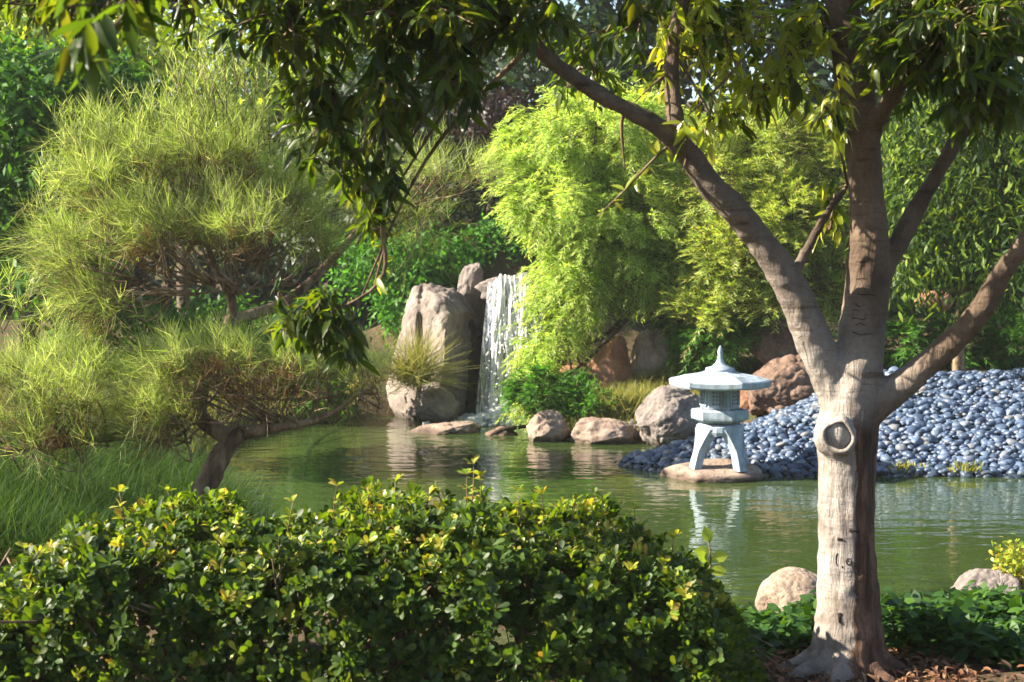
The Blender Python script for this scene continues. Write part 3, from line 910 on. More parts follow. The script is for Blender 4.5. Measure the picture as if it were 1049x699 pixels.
# left background, dark broadleaf
broad_tree('broadleaf_tree', 'dark green broadleaf tree filling the far left behind the needle tree', 'tree',
           [(30, 100, 90, 60, 17.3, 1.0), (90, 190, 60, 60, 17.2, .9), (-10, 210, 80, 80, 17.4, 1.0), (60, 280, 60, 40, 17, .9), (120, 110, 45, 55, 17.6, .7)],
           15000, .115, 'deep_leaf', bp(10, 17.4), .14, 'broadleaf trees at the back')
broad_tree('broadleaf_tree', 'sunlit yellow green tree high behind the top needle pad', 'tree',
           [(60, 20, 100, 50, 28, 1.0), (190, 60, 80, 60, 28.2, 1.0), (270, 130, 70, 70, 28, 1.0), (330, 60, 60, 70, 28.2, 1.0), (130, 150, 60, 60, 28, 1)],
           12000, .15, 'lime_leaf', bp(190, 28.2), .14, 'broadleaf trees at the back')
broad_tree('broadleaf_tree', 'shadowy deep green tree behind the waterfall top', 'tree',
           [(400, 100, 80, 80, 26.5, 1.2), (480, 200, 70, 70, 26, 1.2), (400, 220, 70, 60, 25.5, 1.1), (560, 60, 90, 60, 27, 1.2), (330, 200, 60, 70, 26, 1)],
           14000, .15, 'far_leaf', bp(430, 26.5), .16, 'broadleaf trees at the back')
broad_tree('broadleaf_tree', 'narrow leaved glossy tree behind the cobble bank on the right', 'tree',
           [(950, 190, 60, 55, 19, .9), (1030, 170, 60, 70, 19, 1), (1020, 260, 60, 60, 18.6, .9), (930, 260, 35, 45, 18.8, .7), (960, 120, 60, 45, 19.3, .9), (1100, 220, 60, 90, 19, 1)],
           15000, .125, 'right_leaf', bp(986, 19.2), .07, 'broadleaf trees at the back', 'needle_bark', LANCE, .26, .3, .1, 22, .8)
feather_tree('feathery_tree', 'bright yellow green feathery tree overhanging the waterfall', 'tree',
             [(600, 135, 62, 45, 21.4, .9), (562, 205, 42, 50, 21.2, .8), (625, 215, 70, 60, 21.2, .9), (592, 275, 48, 46, 21.2, .8), (562, 350, 24, 36, 21.3, .5),
              (685, 255, 50, 60, 21.6, .8), (556, 400, 20, 30, 20.8, .4), (650, 130, 50, 45, 21.6, .8), (650, 272, 50, 38, 21.3, .7), (535, 165, 30, 30, 21.6, .5), (735, 255, 35, 45, 21.7, .6), (720, 310, 35, 28, 21.5, .5)],
             8400, .30, 24, .085, .0095, 'feather', bp(700, 21.9), .08, 'feathery trees on the far bank', droop=.6)
feather_tree('feathery_tree', 'thinner yellow green feathery tree standing behind the lantern', 'tree',
             [(735, 180, 45, 50, 20.6, .6), (795, 140, 50, 45, 20.8, .7), (800, 225, 50, 45, 20.4, .6), (745, 260, 42, 40, 20.3, .5), (845, 285, 40, 35, 20.4, .5), (785, 300, 40, 24, 20.2, .45), (860, 190, 42, 50, 20.8, .6), (720, 320, 30, 22, 20.4, .4)],
             5200, .32, 24, .085, .009, 'olive', bp(742, 20.9), .09, 'feathery trees on the far bank', droop=.25, up=.4)
# dark rows behind, down to the ground
k_ = 0
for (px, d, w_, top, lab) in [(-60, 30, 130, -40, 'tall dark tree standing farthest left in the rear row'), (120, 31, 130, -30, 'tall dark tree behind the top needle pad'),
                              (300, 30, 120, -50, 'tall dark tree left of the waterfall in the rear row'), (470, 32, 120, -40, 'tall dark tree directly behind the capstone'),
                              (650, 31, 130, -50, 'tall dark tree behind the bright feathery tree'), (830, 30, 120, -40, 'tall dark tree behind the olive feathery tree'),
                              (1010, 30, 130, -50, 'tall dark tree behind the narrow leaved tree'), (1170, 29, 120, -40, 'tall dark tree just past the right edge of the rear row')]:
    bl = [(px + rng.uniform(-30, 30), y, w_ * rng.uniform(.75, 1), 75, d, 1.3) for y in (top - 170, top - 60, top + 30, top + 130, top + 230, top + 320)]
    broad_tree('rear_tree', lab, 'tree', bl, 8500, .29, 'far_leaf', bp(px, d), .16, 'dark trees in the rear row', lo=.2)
broad_tree('plum_bush', 'small dark purple brown bush high above the waterfall', 'bush', [(505, 108, 36, 20, 25.2, .5), (485, 128, 28, 14, 25, .4)], 1200, .1, 'plum_leaf', bp(500, 25.2), .05)


# shrubs
def shrub(name, label, blobs, n, size, mat, base, cat='shrub', group=None, **k):
    return broad_tree(name, label, cat, blobs, n, size, mat, base, .025, group, **k)


G_S = 'shrubs on the far bank'
shrub('shrub', 'mid green shrub behind the split boulder', [(400, 270, 60, 35, 24.3, .7), (450, 265, 45, 30, 24.3, .6), (420, 310, 40, 40, 24, .6), (512, 252, 46, 24, 24.7, .4)], 8200, .10, 'mid_leaf', bp(420, 24.3), group=G_S)
shrub('shrub', 'dark shrub half hidden under the top needle pad', [(130, 345, 80, 40, 17.5, .8), (230, 345, 60, 40, 18.5, .8), (320, 350, 45, 45, 21.6, .6), (330, 400, 40, 25, 21.8, .6)], 8000, .09, 'deep_leaf', bp(200, 18.5), group=G_S)
feather_tree('shrub', 'dense dark green shrub right of the waterfall foot', 'shrub', [(560, 398, 40, 24, 20.4, .5), (598, 412, 32, 16, 20.3, .4)], 800, .2, 14, .07, .014, 'mid_leaf', bp(580, 20.4), .02, G_S, droop=.3)
feather_tree('shrub', 'soft fern like green shrub above the cobble bank', 'shrub', [(930, 350, 45, 38, 20, .5), (985, 355, 40, 32, 20.2, .5), (1040, 350, 45, 35, 20.4, .5)], 1300, .28, 16, .1, .014, 'mid_leaf', bp(950, 20), .02, G_S, droop=.5)
feather_tree('shrub', 'low green shrub between the olive tree and the brown rocks', 'shrub', [(740, 345, 30, 20, 20.6, .4), (705, 335, 26, 30, 21.4, .5)], 700, .3, 16, .1, .015, 'mid_leaf', bp(720, 21), .02, G_S, droop=.5)
shrub('near_bush', 'small bright lime bush at the right frame edge by pale boulder', [(1040, 585, 22, 26, 8.8, .14), (1060, 600, 24, 28, 8.8, .14)], 1500, .035, 'hedge_new', bp(1050, 8.8), 'bush', prof=OBOV, asp=.55, clump=6, droop=-.4)

# ------------------------------------------------------------------ grasses and ground cover
def grass(name, label, pts, hgt, wid, mat, lean=.35, kind='stuff', cat='grass', droop=.5):
    n = len(pts)
    d = unit(rng.normal(0, lean, (n, 3)) * np.array([1, 1, .2]) + np.array([0, 0, 1.]))
    L = hgt * rng.uniform(.55, 1.25, n)
    g = Geo(); g.add(*leaf_geo(pts, d, unit(rng.normal(size=(n, 3)) * np.array([1, 1, .1])), L, wid, NEED, 0, droop, mid=False))
    o = g.obj(name, M[mat]); return tag(o, label, cat, kind=kind)


def scatter(x0, x1, y0, y1, n, dz=0.0, smin=.05):
    X = rng.uniform(x0, x1, n); Y = rng.uniform(y0, y1, n)
    k = pond_sd(X, Y) > smin
    X, Y = X[k], Y[k]
    return np.stack([X, Y, terrain(X, Y) + dz], 1)


gp = scatter(-4.2, -1.5, 8.6, 13.5, 26000)
hum = .42 * np.exp(-((gp[:, 0] + 3.0) / .9) ** 2 - ((gp[:, 1] - 9.6) / 1.2) ** 2)
gp[:, 2] += hum * .5
grass('mound_grass', 'soft long green grass on the left bank below the needle tree', gp, .30, .005, 'grass', .55, droop=rng.uniform(.4, 1.3, len(gp)))
grass('bank_grass', 'light green grass on the far bank between the rocks', np.concatenate([scatter(.2, 2.6, 19.6, 22.0, 9000), scatter(-4.5, -2.2, 17, 23.5, 7000, smin=.02)]), .2, .010, 'reed', .4)
tuft = P(425, 420, 21.4)
pt = np.array([tuft[0], tuft[1], WATER + .62]) + rng.normal(0, 1, (900, 3)) * np.array([.10, .08, .05])
t_ = thing('grass_clump', 'arching straw green grass clump at the foot of the split boulder', 'grass clump', (tuft[0], tuft[1], WATER))
g = Geo(); n = len(pt); g.add(*leaf_geo(pt, unit(rng.normal(0, .5, (n, 3)) * [1, 1, .3] + [0, 0, .55]), rdir(n), .5 * rng.uniform(.6, 1.2, n), .009, NEED, 0, rng.uniform(.6, 1.3, n), mid=False)); g.obj('blades', M['reed'], t_)
t2 = P(640, 408, 20.2); pt = np.array([t2[0], t2[1], gz(t2[0], t2[1])]) + rng.normal(0, 1, (1600, 3)) * np.array([.22, .12, .02])
t_ = thing('grass_clump', 'bright upright grass clump between the shrub and the big grey rock', 'grass clump', (t2[0], t2[1], gz(t2[0], t2[1])))
g = Geo(); n = len(pt); g.add(*leaf_geo(pt, unit(rng.normal(0, .35, (n, 3)) + [0, 0, 1]), rdir(n), .32 * rng.uniform(.6, 1.2, n), .009, NEED, 0, rng.uniform(.2, .8, n), mid=False)); g.obj('blades', M['reed'], t_)

for (wx, lb) in [(990, 'small yellow green weed at the water edge right of the tree trunk'), (925, 'tiny weed sprouting between cobbles just right of the trunk')]:
    w3 = P(wx, 484, 16.72); pt = np.array([w3[0], 16.72, WATER + .05]) + rng.normal(0, 1, (90, 3)) * np.array([.09, .05, .02])
    t_ = thing('waterline_weed', lb, 'weed', (w3[0], 16.72, WATER))
    g = Geo(); g.add(*leaf_geo(pt, unit(rng.normal(0, .6, (90, 3)) + [0, 0, .8]), rdir(90), .10, .02, OVAL, 0, .4, mid=False)); g.obj('leaves', M['reed'], t_)
cp = np.concatenate([scatter(1.3, 3.3, 5.8, 8.1, 6600, .02, .12), scatter(.4, 1.35, 6.0, 7.5, 2000, .02, .12)])
cp = cp[np.hypot(cp[:, 0] - 1.26, cp[:, 1] - 6) > .27 + .05 * np.sin(cp[:, 0] * 20)]
cp = cp[(cp[:, 1] > 5.98 + .08 * np.sin(cp[:, 0] * 9) + .25 * np.clip(cp[:, 0] - 1.7, 0, 1))]
hz = .17 * (np.sin(cp[:, 0] * 5.3) * np.cos(cp[:, 1] * 4.1) * .5 + .5) * np.clip((cp[:, 0] - 1.2) / .3, .25, 1)
rs = np.repeat(cp, 6, 0); n = len(rs)
rs = rs + rng.normal(0, .025, (n, 3)); rs[:, 2] += np.repeat(hz, 6) * rng.uniform(.2, 1.2, n)
L = .055 * rng.uniform(.6, 1.3, n)
g = Geo(); g.add(*leaf_geo(rs, unit(rdir(n) * [1, 1, .4] + [0, 0, .25]), unit(rdir(n) * .6 + [0, 0, 1]), L, L * .6, OVAL, .2, .3, mid=False))
tag(g.obj('ground_cover', M['cover']), 'dark green leafy ground cover on the near bank round the trunk', 'ground cover', kind='stuff')
lp = np.concatenate([scatter(.85, 1.7, 5.6, 6.4, 2200, .012), scatter(1.2, 2.4, 5.6, 6.3, 300, .012)]); n = len(lp)
g = Geo(); L = .042 * rng.uniform(.5, 1.3, n)
g.add(*leaf_geo(lp + rng.uniform(0, .03, (n, 3)) * [0, 0, 1], unit(rdir(n) * [1, 1, .35]), unit(rdir(n) * .5 + [0, 0, 1]), L, L * .4, LANCE, .4, .4, mid=True))
tag(g.obj('leaf_litter', M['litter']), 'dry brown fallen leaves at the foot of the tree', 'leaf litter', kind='stuff')

# ------------------------------------------------------------------ cloud pruned needle tree (left)
nt_base = np.array([P(198, 530, 10)[0], 10.0, gz(P(198, 530, 10)[0], 10.0)])
nt = thing('needle_tree', 'cloud pruned needle tree with layered soft pads leaning over the pond', 'tree', nt_base)
gt = Geo()
def pp(*a): return [P(*q) for q in a]
gt.add(*tube([nt_base + [-.02, 0, -.15], P(203, 520, 10), P(215, 490, 10), P(232, 458, 10), P(250, 440, 10)], [.11, .088, .072, .062, .054], 12, 6, .06))
gt.add(*tube(pp((246, 444, 10), (285, 438, 9.9), (318, 432, 9.9), (345, 420, 9.9), (366, 404, 9.9), (385, 396, 9.9)), [.046, .027, .022, .018, .013, .007], 8, 6, .07))
gt.add(*tube(pp((238, 452, 10), (205, 425, 10.1), (212, 385, 10.2), (228, 345, 10.2), (238, 310, 10.2), (215, 260, 10.2), (205, 180, 10.2), (200, 100, 10.2)), [.06, .05, .045, .04, .032, .02, .012, .004], 9, 6, .06))
gt.add(*tube(pp((205, 425, 10.1), (150, 440, 10.0), (90, 452, 9.9), (20, 460, 9.8), (-60, 455, 9.8)), [.045, .035, .026, .016, .008], 8, 6, .07))
gt.add(*tube(pp((232, 330, 10.2), (290, 310, 10.4), (335, 272, 10.6), (375, 228, 10.8), (410, 212, 10.9), (470, 200, 11)), [.036, .034, .03, .024, .018, .006], 8, 6, .07))
PADS = [  # px, py, rx, ry, depth, depth radius, sprays, base point px
    (75, 262, 42, 36, 10.1, .35, 300, (140, 290)), (105, 195, 38, 32, 10.1, .35, 280, (150, 260)), (165, 168, 45, 28, 10.2, .4, 260, (190, 240)), (228, 178, 45, 30, 10.3, .4, 280, (210, 250)),
    (290, 205, 42, 30, 10.4, .35, 260, (250, 270)), (320, 245, 30, 26, 10.4, .3, 170, (280, 290)), (150, 235, 70, 36, 10.0, .5, 480, (210, 290)), (240, 238, 62, 30, 10.1, .5, 400, (235, 300)), (105, 308, 45, 24, 10.0, .3, 260, (180, 300)),
    (55, 402, 85, 48, 9.9, .5, 800, (60, 456)), (-50, 390, 80, 60, 9.9, .5, 300, (0, 458)), (45, 448, 75, 20, 9.8, .35, 200, (20, 466)), (165, 412, 52, 34, 9.9, .4, 400, (205, 430)), (215, 150, 60, 38, 10.3, .45, 230, (205, 250)), (100, 155, 26, 30, 10.1, .3, 90, (150, 240)),
    (205, 372, 75, 20, 9.9, .42, 420, (270, 432)), (310, 378, 50, 14, 9.9, .35, 150, (320, 432)), (160, 440, 40, 20, 9.9, .3, 160, (200, 440)), (376, 388, 34, 18, 9.9, .3, 130, (366, 404)), (455, 182, 52, 18, 10.9, .35, 170, (430, 210)), (430, 228, 55, 18, 10.9, .3, 150, (430, 212)), (375, 200, 40, 26, 10.8, .3, 150, (375, 230))]
green, deadg = Geo(), Geo()
for (x, y, rx, ry, d, rd, S, b) in PADS:
    s = d / F
    c = P(x, y, d); bse = P(b[0], b[1], d)
    T = max(6, S // 8)
    dr = rdir(T, .25); r = rng.uniform(.25, 1, T) ** .5
    p = c + dr * np.array([rx * s, rd, ry * s]) * (r * .78)[:, None]
    o = unit((p - bse) * [1, 1, .8] + rdir(T) * .35 + np.array([0, 0, .25]))
    ix = np.repeat(np.arange(T), 4); S2 = len(ix)
    p2 = p[ix] + rng.normal(0, .035, (S2, 3)); o2 = unit(o[ix] + rdir(S2) * .6 + np.array([-.12, 0, 0]))
    green.add(*sprays(p2, o2, .22 * rng.uniform(.4, 1.7, S2), 16, .16, .0021, 34, rng.uniform(.1, .7, (S2, 1)), NEED, False, .3, .35, (gt, .0018)))
    # bare twigs from the limb out into the pad, with brown needles in the hollow underside
    nb = T // 3
    for q in range(nb):
        e = p[q]
        st = bse + rng.normal(0, 1, 3) * np.array([rx * s * .22, .04, .015])
        m = st * .45 + e * .55 + rng.normal(0, .085, 3) + np.array([0, 0, -.05])
        gt.add(*tube([st, m, e], [.008, .006, .0025], 5, 4, .1))
    k = S // 7
    p = c + rdir(k, -.5) * np.array([rx * s, rd, ry * s]) * rng.uniform(.3, .75, k)[:, None] + np.array([rx * s * .15, -rd * .2, -ry * s * .35])
    deadg.add(*sprays(p, unit(p - bse + rdir(k) * .5), .12, 9, .09, .004, 40, .1))
# dry twig net under the lower pad
kk = 300
p = P(275, 402, 9.85) + rdir(kk) * np.array([72, 0, 26]) * 9.9 / F * rng.uniform(.2, 1, (kk, 1)) + rng.normal(0, .12, (kk, 3)) * [0, 1, 0]
deadg.add(*sprays(p, unit(p - P(285, 436, 9.9) + rdir(kk) * .25), .16, 8, .06, .004, 42, .1, stem=(gt, .0035)))
# upright plumes
for (x, y, n, h, d) in [(205, 120, 30, 80, 10.2), (90, 160, 22, 50, 10.1), (265, 130, 20, 55, 10.4), (150, 130, 16, 45, 10.2), (60, 200, 14, 40, 10.1), (235, 90, 12, 60, 10.4), (5, 320, 14, 50, 9.9), (330, 150, 14, 40, 10.5)]:
    p = np.array([P(x + rng.normal(0, 16), y + rng.uniform(-10, 30), d) for _ in range(n)])
    up_ = unit(rng.normal(0, .28, (n, 3)) + np.array([0, 0, 1.0]))
    green.add(*sprays(p, up_, h * d / F * rng.uniform(.7, 1.2, n), 24, .11, .004, 40, .02, NEED, False, .3, .15, (gt, .004)))
green.obj('crown', M['needle'], nt); deadg.obj('dry_needles', M['needle_dead'], nt); gt.obj('trunk', M['needle_bark'], nt)

# ------------------------------------------------------------------ foreground tree
D0 = 6.0
fx = P(869, 690, D0)[0]
ft_base = np.array([fx, D0, gz(fx, D0)])
ft = thing('shade_tree', 'big forked shade tree with grey brown trunk and dark overhanging crown', 'tree', ft_base)


def px_r(w_, d=D0): return w_ / 2 * d / F


LIMBS = {
    'trunk': ([(869, 706, 6), (868, 690, 6), (868, 660, 6), (869, 620, 6), (868, 560, 6), (867, 500, 6), (868, 450, 6), (872, 410, 6), (878, 370, 6)], [120, 96, 76, 65, 60, 59, 62, 60, 52]),
    'left': ([(868, 425, 6), (850, 385, 6), (832, 345, 5.98), (808, 292, 5.95), (785, 256, 5.93), (755, 218, 5.9), (728, 190, 5.88), (700, 152, 5.86), (672, 128, 5.84), (640, 111, 5.8), (600, 88, 5.75), (560, 58, 5.7), (520, 12, 5.6), (495, -30, 5.5), (430, -90, 5.4)],
             [46, 40, 38, 36, 32, 29, 27, 25, 20, 18, 17, 16, 14, 13, 10]),
    'centre': ([(872, 420, 6), (878, 380, 6), (884, 330, 6.02), (889, 280, 6.04), (890, 240, 6.06), (888, 200, 6.08), (884, 150, 6.1), (876, 90, 6.12), (868, 40, 6.14), (860, -10, 6.16), (850, -80, 6.2)],
               [58, 52, 46, 44, 41, 38, 37, 36, 36, 35, 30]),
    'right': ([(876, 430, 6), (898, 412, 5.98), (922, 395, 5.95), (952, 371, 5.92), (985, 341, 5.88), (1006, 315, 5.86), (1026, 282, 5.84), (1052, 245, 5.8), (1090, 190, 5.8), (1120, 110, 5.8)],
              [44, 38, 31, 28, 25, 26, 22, 19, 17, 12]),
    'right2': ([(895, 300, 6.05), (908, 270, 6.08), (926, 238, 6.12), (950, 195, 6.16), (975, 152, 6.2), (1003, 105, 6.25), (1030, 50, 6.3), (1045, -20, 6.3)], [28, 23, 21, 19, 17, 15, 13, 10]),
    'right3': ([(886, 150, 6.1), (902, 118, 6.05), (920, 88, 6.0), (940, 55, 5.95), (965, 5, 5.9), (985, -60, 5.9)], [24, 19, 17, 16, 14, 10]),
    'left2': ([(702, 155, 5.86), (692, 120, 5.9), (688, 80, 5.95), (691, 40, 6), (702, -10, 6.05), (710, -70, 6.1)], [22, 19, 17, 16, 15, 10]),
    'left3': ([(806, 288, 5.95), (820, 268, 6.0), (835, 240, 6.05), (850, 215, 6.1), (868, 190, 6.2)], [16, 12, 10, 9, 6]),
}
g = Geo(); SK = []
for nme, (pl, wl) in LIMBS.items():
    p3 = [P(*q) for q in pl]; r3 = [px_r(w_, q[2]) for w_, q in zip(wl, pl)]
    g.add(*tube(p3, r3, 14, 6, .03))
    if nme != 'trunk': SK.append(catmull(p3, r3, 6)[0])
for a, l_, r_ in [(200, .34, .05), (165, .30, .045), (-20, .28, .05), (-60, .3, .045), (-110, .32, .05), (60, .25, .05), (120, .25, .045)]:   # root flare
    u = np.array([math.cos(R(a)), math.sin(R(a)), 0])
    g.add(*tube([ft_base + u * .04 + [0, 0, .16], ft_base + u * .14 + [0, 0, .045], ft_base + u * .24 + [0, 0, .0], ft_base + u * l_ + [0, 0, -.04]], [r_, r_ * .85, r_ * .6, r_ * .35], 10, 5, .05))
KN = P(859, 447, D0 - .115)     # swelling round the old branch scar
sw = bmesh.new(); bmesh.ops.create_icosphere(sw, subdivisions=3, radius=1); V = np.array([v.co[:] for v in sw.verts]); Fq = [[v.index for v in f.verts] for f in sw.faces]; sw.free()
tmp = g.mesh('trunk')
bm = bmesh.new(); bm.from_mesh(tmp)
bmesh.ops.create_icosphere(bm, subdivisions=3, radius=1, matrix=__import__('mathutils').Matrix.LocRotScale(Vector(KN + [0, .045, -.004]), None, Vector((.084, .066, .090))))
bm.to_mesh(tmp); bm.free()
to = bpy.data.objects.new('tmp', tmp); col.objects.link(to)
rm = to.modifiers.new('r', 'REMESH'); rm.mode = 'VOXEL'; rm.voxel_size = .0095
sm = to.modifiers.new('s', 'SMOOTH'); sm.iterations = 7; sm.factor = .5
dg = bpy.context.evaluated_depsgraph_get()
tm = bpy.data.meshes.new_from_object(to.evaluated_get(dg)); tm.name = 'trunk'
bpy.data.objects.remove(to)
tm.materials.clear()
nvt = len(tm.vertices); cv = np.empty(nvt * 3, np.float32); tm.vertices.foreach_get('co', cv); cv = cv.reshape(-1, 3)
nv_ = np.empty(nvt * 3, np.float32); tm.vertices.foreach_get('normal', nv_); nv_ = nv_.reshape(-1, 3)
dsp = np.array([.007 * mnoise.noise(Vector((p[0] * 9, p[1] * 9, p[2] * 4))) + .003 * mnoise.noise(Vector((p[0] * 30, p[1] * 30, p[2] * 9))) + .006 * mnoise.noise(Vector((p[0] * 26, p[1] * 26, p[2] * 2.6))) * min(1, max(.25, (1.05 - p[2]) * 3)) + .0035 * mnoise.noise(Vector((p[0] * 7, p[1] * 7, p[2] * 40))) * min(1, max(0, (p[2] - .8) * 2)) for p in cv.astype(float)])
cv = cv + nv_ * dsp[:, None]
bvh = BVHTree.FromPolygons([tuple(v) for v in cv.tolist()], [tuple(p.vertices) for p in tm.polygons])
cv = cv - ft_base           # keep the mesh relative to the tree's base so that bark texture follows the trunk
tm.vertices.foreach_set('co', cv.astype(np.float32).ravel()); tm.update()
for p in tm.polygons: p.use_smooth = True
trunk_o = bpy.data.objects.new('trunk', tm); col.objects.link(trunk_o); tm.materials.append(M['trunk']); trunk_o.parent = ft


def on_trunk(px, py, lift=.002):
    o = Vector((0, 0, CAMZ)); d = (Vector(P(px, py, D0)) - o).normalized()
    h = bvh.ray_cast(o, d)
    return None if h[0] is None else np.array(h[0] + h[1] * lift)


# carved marks and bark wrinkles
def marks(name, strokes, wid, mat, parent):
    for st in strokes:
        p = [on_trunk(x, y, -.0005) for x, y in st]
        p = [q for q in p if q is not None]
        if len(p) > 1:
            g = Geo(); g.add(*tube(p, np.full(len(p), wid) * np.linspace(1, .6, len(p)), 6, 3, .1))
            g.obj(name, M[mat], parent).location = -ft_base


ring = [(869.5 + 2.6 * math.cos(a), 575.5 + 3.2 * math.sin(a)) for a in np.linspace(0, 6.28, 12)]
marks('carved_mark', [[(858, 567), (856.5, 572), (857, 578), (858.5, 580)], [(862.5, 580), (863, 582)], ring, [(869, 575), (870, 576)]], .0032, 'scar', ft)
marks('bark_scar', [[(860, 628), (860, 638)], [(870, 543), (880, 545)], [(858, 552), (863, 553)]], .0075, 'scar', ft)
wr = []
for y in (302, 312, 318, 326, 333, 341, 286, 268):
    x0 = rng.uniform(872, 882); wr.append([(x0 + k * 5, y + rng.normal(0, .8) + .25 * k) for k in range(int(rng.integers(3, 6)))])
marks('bark_wrinkle', wr, .0024, 'scar', ft)
# knot: raised collar round a hollow with a paler heart
c_ = Vector(KN); kd = (Vector((-.12, -1, .05))).normalized(); ku = kd.cross(Vector((0, 0, 1))).normalized(); kw = ku.cross(kd).normalized()
g = Geo(); n = 40
surf = on_trunk(859, 447, 0); kc = np.array(surf if surf is not None else KN)
def knot_ring(rad, off, wob): return [kc + np.array(kd) * (off + .004 * math.sin(3 * a + 1)) + np.array(ku) * math.cos(a) * rad * (1 + wob * math.sin(2 * a + .5)) + np.array(kw) * math.sin(a) * rad * 1.05 * (1 + wob * math.cos(3 * a)) for a in np.arange(n) / n * 2 * math.pi]
rr = [(.074, -.050), (.066, -.014), (.057, .002), (.050, .003), (.045, -.006), (.041, -.028), (.033, -.032), (.02, -.024), (.004, -.022)]
rings = [np.array(knot_ring(a, b, .10)) for a, b in rr]
V = np.concatenate(rings); a = np.arange(n); b = (a + 1) % n
Q = np.concatenate([np.stack([i * n + a, i * n + b, (i + 1) * n + b, (i + 1) * n + a], 1) for i in range(4)])
V = V - ft_base
kn = link('knot', mesh_np('knot', V[:5 * n], Q), M['trunk'], ft); kn.location = (0, 0, 0)
Q2 = np.concatenate([np.stack([i * n + a, i * n + b, (i + 1) * n + b, (i + 1) * n + a], 1) for i in range(4)])
link('hollow', mesh_np('hollow', V[4 * n:7 * n], Q2[:2 * n]), M['scar'], kn); link('heartwood', mesh_np('heartwood', V[6 * n:], Q2[:2 * n]), M['knot'], kn)

# crown: clusters of drooping leaves on twigs that grow from the limbs
ALLSK = np.concatenate(SK)
REG = [  # px, py, rx, ry, depth, depth radius, rosettes, backlit gold?
    (60, 5, 95, 34, 5.2, .5, 46, 0), (190, 5, 90, 38, 5.3, .4, 28, 0), (300, 20, 80, 52, 5.3, .5, 92, 0), (420, 22, 110, 54, 5.4, .5, 125, 0), (530, 25, 60, 42, 5.5, .4, 48, 0),
    (390, 105, 50, 52, 5.3, .3, 36, 0), (395, 190, 20, 40, 5.4, .15, 9, 0), (330, 120, 55, 50, 5.5, .3, 28, 0), (460, 85, 45, 45, 5.4, .3, 26, 0), (310, 335, 62, 28, 5.5, .2, 34, 0), (350, 352, 40, 26, 5.5, .2, 14, 0), (385, 225, 22, 40, 5.5, .12, 10, 0),
    (350, 180, 40, 40, 5.5, .2, 14, 0),
    (85, 62, 45, 35, 3.1, .15, 4, 0), (110, 15, 60, 25, 3.2, .2, 6, 0),
    (600, 70, 55, 45, 7.0, .5, 26, 0), (655, 30, 50, 40, 6.6, .5, 30, 0), (640, 175, 40, 40, 5.85, .12, 8, 1), (700, 175, 40, 30, 5.8, .1, 5, 1),
    (740, 35, 80, 48, 6.2, .4, 66, 1), (820, 55, 45, 55, 6.2, .3, 34, 1), (690, 60, 40, 50, 6.1, .3, 20, 1), (775, 100, 60, 40, 6.2, .3, 22, 1), (855, 125, 28, 40, 5.8, .1, 9, 1), (735, 130, 40, 30, 6.0, .2, 9, 1),
    (850, 235, 30, 30, 6.2, .1, 6, 1),
    (965, 35, 100, 65, 5.7, .4, 170, 0), (1015, 95, 55, 50, 5.7, .3, 62, 0), (930, 95, 35, 35, 6.4, .3, 14, 0), (1000, 120, 60, 30, 6.3, .3, 14, 0),
    (650, -90, 250, 60, 5.9, .9, 90, 0), (950, -90, 180, 60, 5.9, .9, 90, 0), (350, -70, 200, 40, 5.3, .5, 36, 0), (330, -190, 160, 70, 6.6, .4, 55, 0), (520, -170, 170, 70, 6.2, .6, 150, 0), (720, -240, 170, 90, 6.0, .6, 150, 0), (1000, -40, 120, 60, 5.9, .5, 60, 0)]  # unseen clusters above the frame, added to shade the limbs and crown
tw = Geo(); LF, GOLD_LF = [], []
beam_lo, beam_hi = .45, 1.55


def in_beam(p):
    """canopy gap through which the sun reaches the lower trunk and the fork"""
    for x0 in (fx - .05, P(820, 310, 5.97)[0]):
        k = (x0 - p[..., 0]) / -SUN[0] * -1
        k = (p[..., 0] - x0) / SUN[0]
        yy = p[..., 1] - SUN[1] * k; zz = p[..., 2] - SUN[2] * k
        if np.any((k > .25) & (np.abs(yy - 5.93) < .17) & (zz > beam_lo) & (zz < beam_hi)): return True
    return False


for (x, y, rx, ry, d, rd, n, gold) in REG:
    s = d / F; c = P(x, y, d)
    a = ALLSK[np.argmin(((ALLSK - c - [0, 0, .25]) ** 2).sum(1))]
    if (x, y) in ((310, 335), (350, 360)): a = P(392, 228, 5.5)
    if np.linalg.norm(a - c) > .12:
        bow = (a + c) / 2 + [0, 0, .12 * np.linalg.norm(a - c)] + rng.normal(0, .03, 3)
        if y == 335: bow = P(388, 290, 5.5)
        br = catmull([a, bow, c], [1, 1, 1], 8)[0]
        tw.add(*tube([a, bow, c], [.008 + .003 * np.linalg.norm(a - c), .006, .003], 7, 6, .05))
    else: br = np.array([a, c])
    for _ in range(n):
        u = rdir(1)[0] * rng.random() ** .45
        e = c + u * np.array([rx * s, rd, ry * s])
        if in_beam(e): continue
        j = br[np.argmin(((br - e) ** 2).sum(1))]
        m_ = (j + e) / 2 + rng.normal(0, .02, 3) + [0, 0, .03]
        tw.add(*tube([j, m_, e], [.0045, .0035, .002], 5, 3, cap=False))
        td = unit(e - m_ + [0, 0, -.04])
        k = int(rng.integers(6, 11))
        back = rng.uniform(0, .11, k)
        bs_ = e - td * back[:, None]
        rdv = rdir(k)
        dd = unit(td * .55 + rdv * .75 + np.array([0, 0, -.42]) * rng.uniform(-.3, 1.5, k)[:, None])
        nn = unit(rdir(k) * .6 + np.array([0, 0, .9]))
        ln = rng.uniform(.05, .105, k)
        (GOLD_LF if (gold and rng.random() < .8) else LF).append((bs_, dd, nn, ln))
